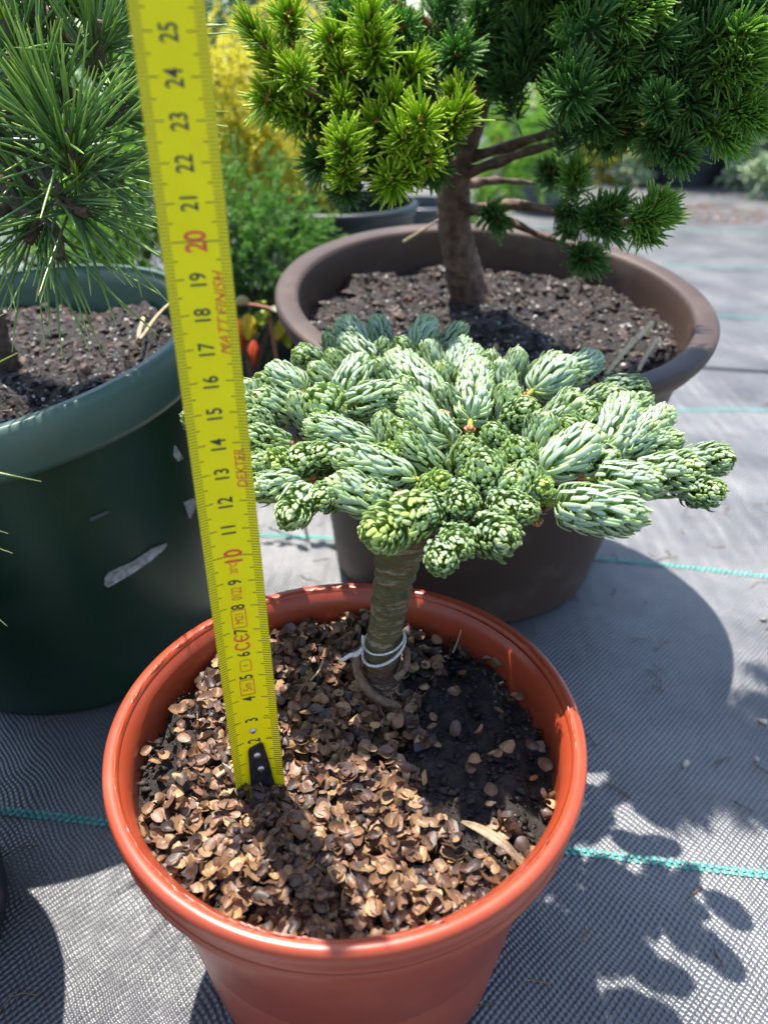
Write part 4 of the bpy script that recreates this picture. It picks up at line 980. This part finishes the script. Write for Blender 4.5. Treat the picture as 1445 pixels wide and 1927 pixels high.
JG = leafmat('juniper_green', [(0, (.10, .24, .05)), (1, (.24, .46, .08))], .5, .45, (.4, .8, .1), rvar=.3)
JB = leafmat('bright_green', [(0, (.17, .34, .04)), (1, (.38, .58, .08))], .5, .5, (.5, .9, .1), rvar=.3)
JY = leafmat('golden_yellow', [(0, (.72, .66, .08)), (1, (.90, .86, .2))], .5, .65, (.95, .92, .2), rvar=.2)
JT = leafmat('blue_green', [(0, (.07, .16, .09)), (1, (.18, .32, .17))], .5, .35, (.3, .6, .25), rvar=.3)
JD = leafmat('deep_green', [(0, (.015, .05, .02)), (1, (.05, .12, .035))], .5, .25, (.2, .5, .1), rvar=.3)
JR = leafmat('reddish_brown', [(0, (.09, .04, .02)), (1, (.20, .12, .05))], .5, .3, (.5, .3, .1), rvar=.3)
JV = leafmat('cream_green', [(0, (.2, .32, .15)), (1, (.6, .7, .45))], .5, .3, (.6, .8, .4), rvar=.3)
def A(px, py, Y): return aty(px, py, Y)
def sp(l): return [(*A(px, py, Y), R, n, m) for px, py, Y, R, n, m in l]
# spreading green juniper beside the tape
feather('juniper', (-16.5, 92, 2), sp([(470, 350, 88, 5, 50, 0), (520, 430, 86, 6, 80, 0), (470, 460, 84, 7, 90, 0), (545, 470, 86, 5, 60, 0), (500, 530, 84, 6, 70, 0), (450, 540, 84, 6, 60, 1), (530, 590, 83, 4.5, 30, 1), (465, 600, 83, 5, 40, 1), (420, 400, 88, 6, 50, 0), (400, 500, 86, 6, 40, 1)]), [JG, JD], 'spreading mid-green juniper just right of the tape measure, behind the red-and-yellow leafed twig', 'juniper', 31, (2.5, 5), 22, .55, .1, .5)
feather('golden_conifer', (-16, 120, 10), sp([(400, 130, 104, 6, 90, 0), (430, 180, 102, 7, 120, 0), (490, 230, 104, 7, 120, 0), (430, 250, 102, 5, 90, 0), (540, 280, 103, 5, 60, 0), (540, 290, 108, 6, 70, 0), (570, 320, 108, 5, 40, 0), (480, 300, 108, 4, 30, 1), (440, 310, 108, 4, 24, 0), (600, 250, 112, 7, 50, 0), (560, 60, 125, 9, 60, 0), (620, 30, 125, 8, 40, 0), (500, 20, 125, 8, 50, 0), (600, 340, 110, 5, 30, 1)]), [JY, JG], 'drooping golden-yellow conifer right of the tape measure, above the green juniper', 'conifer', 32, (4, 8), 24, .7, .12, -.5)
feather('fine_leaved_shrub', (-36, 102, 2), sp([(230, 170, 96, 9, 70, 0), (290, 260, 94, 9, 80, 0), (250, 330, 92, 9, 90, 0), (170, 420, 90, 9, 90, 0), (60, 420, 92, 10, 90, 0), (260, 430, 90, 8, 70, 0), (-20, 380, 94, 10, 60, 0), (120, 330, 96, 10, 80, 0), (280, 470, 88, 6, 40, 1), (320, 400, 90, 7, 40, 1), (30, 250, 100, 12, 70, 0), (160, 220, 100, 11, 70, 0), (200, 500, 88, 6, 40, 1), (240, 400, 84, 7, 80, 0), (190, 460, 82, 6, 70, 0), (110, 460, 84, 7, 70, 0), (30, 480, 84, 7, 60, 0), (270, 280, 84, 6, 60, 0)]), [JB, JG], 'bright lime-green fine-leaved shrub behind the pine in the green pot', 'shrub', 33, (2.5, 5.5), 22, .6, .11, .5)
feather('blue_green_conifer', (-40, 190, 2), sp([(410, 40, 175, 16, 110, 0), (440, 110, 172, 13, 90, 0), (330, 60, 180, 18, 90, 0), (470, 20, 180, 15, 60, 0), (420, 170, 170, 9, 50, 0)]), [JT], 'blurred blue-green conifer at the top, between the tape measure and the lime spruce shoots', 'conifer', 34, (6, 12), 22, 1.4, .2, .6)
# leafy twig with yellow and red leaves under the juniper
def leafy():
    b = np.array([-9.5, 70, 2]); t = thing('leafy_plant', b, 'low trailing twig with yellow, red and green leaves between tape measure and brown pot', 'plant')
    cols = [((.62, .45, .02), (.75, .62, .05)), ((.42, .05, .02), (.6, .12, .04)), ((.25, .38, .03), (.42, .52, .08)), ((.35, .33, .2), (.5, .5, .35))]
    ms = [leafmat('leaf_%s' % n, [(0, c[0]), (1, c[1])], .35, .35, c[1]) for n, c in zip(('yellow', 'red', 'lime', 'pale'), cols)]
    tw = [A(430, 575, 66), A(460, 572, 65), A(500, 578, 64), A(540, 590, 63), A(565, 600, 63)]
    P = smooth_path(tw, 20); mb = MB(); tube(mb, P, .12, 6); tube(mb, smooth_path([b, (b+P[10])/2+[0, 0, 1], P[10]], 10), .14, 6); mb.obj('stem', simple('red_stem', (.3, .08, .04), (.4, .15, .08), 300, .5), t)
    lv = [(468, 640, 466, 590, 0, .9), (455, 660, 447, 600, 1, .8), (487, 610, 500, 585, 2, .8), (520, 640, 540, 600, 0, .8), (560, 620, 545, 590, 2, .8), (440, 570, 470, 568, 3, .6), (500, 570, 480, 572, 2, .5), (530, 590, 510, 578, 3, .6), (545, 655, 535, 610, 2, .7), (475, 690, 478, 640, 1, .6), (560, 560, 550, 590, 3, .6), (415, 600, 430, 580, 2, .8)]
    for k, (a, b_, c, d, mi, wd) in enumerate(lv):
        T = A(a, b_, 62.5+.3*(k % 3)); B = A(c, d, 63.5+.2*(k % 2)); ax = T-B; L = np.linalg.norm(ax)
        n = 9; tt = np.linspace(0, 1, n); nn = unit(np.cross(ax, [1, .3, .2*(k % 3)])); 
        Pp = B+ax*tt[:, None]+nn*(.12*L*np.sin(tt*3.1))[:, None]
        W = wd*.8*np.sin(np.clip(tt*.93+.04, 0, 1)*math.pi)**.8+.02
        mb = MB(); sweep(mb, Pp[None], np.broadcast_to(nn, Pp.shape)[None], W[None], [(-1, .12), (-.5, .0), (0, -.05), (.5, 0), (1, .12), (0, -.1)]); mb.obj('leaf', ms[mi], t)
leafy()
# pots behind
def small_pot(px, py, z, R, H, m, label, rim=1.2, Y=None, group=None):
    P = atz(px, py, z); big_pot('plant_pot', (P[0], P[1]), R, H, R*.78, (0, 0), m, m, label, rim*.5, rim, group=group); return P
small_pot(640, 378, 22, 9.5, 22, DKTEAL, 'dark blackish-green pot behind the left side of the brown pot rim')
small_pot(795, 380, 17, 6.2, 17, GREY, 'blue-grey pot rim peeping between the spruce trunk and the dark pot')
small_pot(495, 345, 15, 8, 16, BLACK, 'black pot under the drooping golden-yellow conifer')
small_pot(505, 640, 4, 8.5, 9, BLACK, 'low black pot in shade between tape measure and brown pot')
PR = atz(1310, 350, 0)
big_pot('plant_pot', (PR[0], PR[1]+14), 17.5, 33, 14, (0, 0), BLACK, BLACK, 'large charcoal pot standing on the ground cloth at upper right, behind the spruce', .9, 2.4)
PG = atz(1035, 400, 0)
big_pot('plant_pot', (PG[0]-2, PG[1]+10), 11, 24, 9, (0, 0), GREY, GREY, 'grey pot seen through the gap between the spruce branches', .8, 2)
PV = atz(1450, 200, 20)
big_pot('plant_pot', (140, 262), 20, 43, 16, (0, 0), BROWN, BROWN, 'far brown pot cut off by the right edge near the top', 1.5, 3)
feather('shrub', (PR[0], PR[1]+14, 28), [(PR[0]+dx, PR[1]+14+dy, 38+dz, 12, 90, 0) for dx, dy, dz in ((-10, 0, 0), (8, -3, 4), (0, 5, 10), (-6, -8, 6), (12, 4, -2))], [JG], 'green shrub growing in the large charcoal pot at upper right', 'shrub', 41, (5, 9), 22, 1.2, .2, .6)
feather('shrub', (140, 262, 38), [(140+dx, 262+dy, 50+dz, 14, 90, k % 2) for k, (dx, dy, dz) in enumerate(((-14, 0, 0), (4, -3, 4), (0, 5, 14), (-16, -8, 8), (12, 4, -2)))], [JR, JG], 'reddish-brown and green shrub growing in the far brown pot at the right edge', 'shrub', 42, (5, 10), 22, 1.3, .22, .6)
feather('variegated_plant', (atz(1420, 350, 0)[0], atz(1420, 350, 0)[1], 0), [(*atz(px, py, z)[:2], z, 4.5, 26, 0) for px, py, z in ((1405, 300, 8), (1440, 330, 6), (1460, 290, 9), (1420, 270, 12), (1400, 330, 4))], [JV], 'cream and green leafy plant on the ground right of the large charcoal pot', 'plant', 43, (3, 5), 8, 2.6, .7, .5, stems=False)
feather('pale_leaved_plant', (*atz(1170, 345, 0)[:2], 0), [(*atz(px, py, 2)[:2], 2.5, 5, 30, 0) for px, py in ((1150, 320), (1190, 335), (1130, 300), (1215, 315), (1170, 290))], [JV], 'low pale-leaved plant on the ground left of the large charcoal pot', 'plant', 44, (3, 5), 8, 2.4, .6, .5, stems=False)
feather('fine_leaved_shrub', (22, 205, 0), [(*aty(px, py, Y), R, n, 0) for px, py, Y, R, n in ((960, 230, 195, 9, 70), (1000, 330, 190, 9, 80), (940, 330, 190, 9, 70), (1060, 210, 200, 10, 60), (900, 380, 190, 7, 40), (980, 250, 200, 11, 70))], [JB], 'bright lime-green shrub seen through the gaps right of the spruce trunk', 'shrub', 45, (4, 8), 22, 1.1, .17, .5)
# rows of nursery stock farther back
far = [(-150, 330, 70, 'JD'), (-95, 300, 62, 'JG'), (-45, 330, 75, 'JT'), (10, 300, 60, 'JG'), (45, 340, 72, 'JB'), (95, 360, 66, 'JD'), (150, 330, 60, 'JG'), (190, 380, 75, 'JR'), (-200, 380, 80, 'JT'), (70, 290, 44, 'JY'), (240, 360, 66, 'JD'), (-20, 420, 90, 'JD'), (130, 450, 90, 'JT'), (-120, 450, 95, 'JG'), (220, 470, 90, 'JG')]
look = {'JD': (JD, 'dark green'), 'JG': (JG, 'mid green'), 'JT': (JT, 'blue-green'), 'JB': (JB, 'lime green'), 'JR': (JR, 'reddish'), 'JY': (JY, 'golden')}
where = ['at far left of the back row', 'behind the left pine', 'directly behind the tape measure top', 'behind the lime spruce shoots', 'behind the spruce trunk top', 'behind the right of the spruce crown', 'above the charcoal pot', 'at the top right corner', 'in the farthest left corner', 'low behind the spruce crown', 'beyond the right edge row', 'tall behind the spruce', 'tall at the back right', 'tall at the back left', 'tall beyond the top right corner']
for k, (x, y, h, m) in enumerate(far):
    s = []; r = random.Random(k)
    for q in range(7): s.append((x+r.uniform(-16, 16), y+r.uniform(-10, 10), h*(.12+.8*q/6), 17-1.2*q, 80, 0))
    feather('nursery_shrub', (x, y, 0), s, [look[m][0]], '%s nursery shrub, blurred, %s' % (look[m][1], where[k]), 'shrub', 60+k, (8, 14), 18, 2.2, .36, .5, group='nursery shrubs in the far row')

# ================================================================== SMALL THINGS
def leaf_thing(name, pts, w, mat, label, cat, n=16):
    P = smooth_path(pts, n); T, Nr, B = frames(P); tt = np.linspace(0, 1, n)
    up = np.broadcast_to(np.array([0, -.3, 1.]), P.shape); W = w*np.sin(np.clip(tt*.9+.05, 0, 1)*math.pi)**1.1+.03
    mb = MB(); sweep(mb, P[None], up[None], W[None], [(-1, .35), (-.5, .1), (0, -.08), (.5, .1), (1, .35), (0, -.2)])
    o = mb.obj(name, mat); tag(o, label, cat)
DRY = simple('dry_leaf', (.12, .08, .045), (.30, .21, .12), 250, .55, .4, .0006)
leaf_thing('dry_leaf', [atz(868, 1546, 13.5), atz(905, 1562, 13.75), atz(950, 1592, 13.8), atz(992, 1636, 13.4)], .16, DRY, 'long curled dry tan leaf on the hulls, right front of the terracotta-orange pot', 'leaf')
def twig(pts, r, label, m):
    mb = MB(); tube(mb, smooth_path(pts, 14), np.linspace(r, r*.6, 14), 7, bump=lambda s, a: .15*np.sin(s*30+a)); o = mb.obj('dry_twig', m); tag(o, label, 'twig')
STRAW = simple('straw', (.38, .28, .15), (.55, .42, .25), 300, .6, .4, .0006)
twig([atz(408, 1462, 13.5), atz(425, 1450, 13.6), atz(443, 1438, 13.7)], .10, 'short straw-coloured twig lying against the foot of the tape measure', STRAW)
twig([atz(608, 1243, 13.4), atz(600, 1262, 13.5), atz(585, 1280, 13.4)], .06, 'pale bent twig on the hulls left of the fir trunk', STRAW)
twig([atz(868, 1150, 13.9), atz(866, 1190, 13.4), atz(852, 1228, 13.1)], .05, 'thin grey stalk leaning against the back right inner wall of the terracotta-orange pot', STRAW)
twig([aty(1225, 610, 49), aty(1180, 655, 46), aty(1140, 705, 43)], .22, 'long dry brown twig lying on the soil at the right of the brown pot', STRAW)
twig([aty(1235, 640, 48), aty(1215, 670, 46), aty(1200, 700, 44.5)], .2, 'short dry brown twig beside the long one at the right of the brown pot', STRAW)
twig([aty(760, 455, 64), aty(800, 430, 62), aty(830, 410, 60)], .12, 'dry straw needle bundle against the back of the brown pot rim', STRAW)
twig([atz(270, 600, 22.6), atz(262, 640, 22.4), atz(300, 590, 22.8), atz(335, 560, 23.2)], .14, 'curled tan root strand on the soil edge of the green pot', STRAW)
PEB = simple('pebble', (.3, .27, .22), (.5, .46, .38), 300, .7, .5)
for k, (px, py, s, lab) in enumerate(((1437, 1160, .33, 'round tan pebble on the sunny ground cloth at the right edge'), (1290, 1430, .28, 'small pale stone on the shaded ground cloth right of the terracotta-orange pot'), (1425, 1422, .26, 'small pale stone near the right edge on the shaded ground cloth'), (1436, 1352, .3, 'flat whitish chip at the right edge above the small pale stone'))):
    P = atz(px, py, 0); mb = MB(); z = GZ(P[0], P[1]); crumbs(mb, (P[0], P[1]), .001, lambda x, y: z, 1, s, s+.01, [(.45, .4, .32)], seed=90+k, lift=.6); o = mb.obj('pebble', colmat('pebble_stone', .7)); tag(o, lab, 'pebble')
# litter scattered on the cloth
mb = MB(); crumbs(mb, (10, 30), 60, lambda x, y: float(GZ(x+10, y+30)), 420, .03, .12, [(.25, .2, .14), (.12, .08, .06), (.35, .32, .26)], seed=99, flat=.4, lift=.3)
PLt = atz(1345, 400, 0); crumbs(mb, (PLt[0], PLt[1]), 14, lambda x, y: -.1, 500, .15, .7, [(.3, .14, .1), (.25, .17, .12), (.4, .3, .25)], seed=98, flat=.3, lift=.3)
rn = np.random.default_rng(17); n_ = 260; X_ = rn.uniform(-30, 60, n_); Y_ = rn.uniform(14, 110, n_); a_ = rn.random(n_)*6.28; L_ = rn.uniform(.5, 2.2, n_)
t3 = np.linspace(-.5, .5, 5); cur = rn.normal(size=n_)*.25
Px = X_[:, None]+L_[:, None]*(np.cos(a_)[:, None]*t3-np.sin(a_)[:, None]*cur[:, None]*t3**2*2); Py = Y_[:, None]+L_[:, None]*(np.sin(a_)[:, None]*t3+np.cos(a_)[:, None]*cur[:, None]*t3**2*2)
P3 = np.stack([Px, Py, GZ(Px, Py)+.1], -1); ml = MB(); sweep(ml, P3, np.broadcast_to(np.array([0, 0, 1.]), P3.shape), .035*np.ones((n_, 5)), [(-1, 0), (0, .8), (1, 0), (0, -.8)])
Vn, Fn, _, _ = ml.data(); mb.add(Vn, Fn, 0, col=np.repeat(rn.choice(3, n_)[:, None], 20, 1).ravel()[:, None]*np.array([[.06, .04, .02]])+[.16, .09, .04])
o = mb.obj('ground_litter', colmat('litter', .8)); tag(o, 'fine tan and brown litter scattered over the ground cloth', 'litter', kind='stuff')
for o in list(bpy.data.objects):
    if '_b' in o: del o['_b']
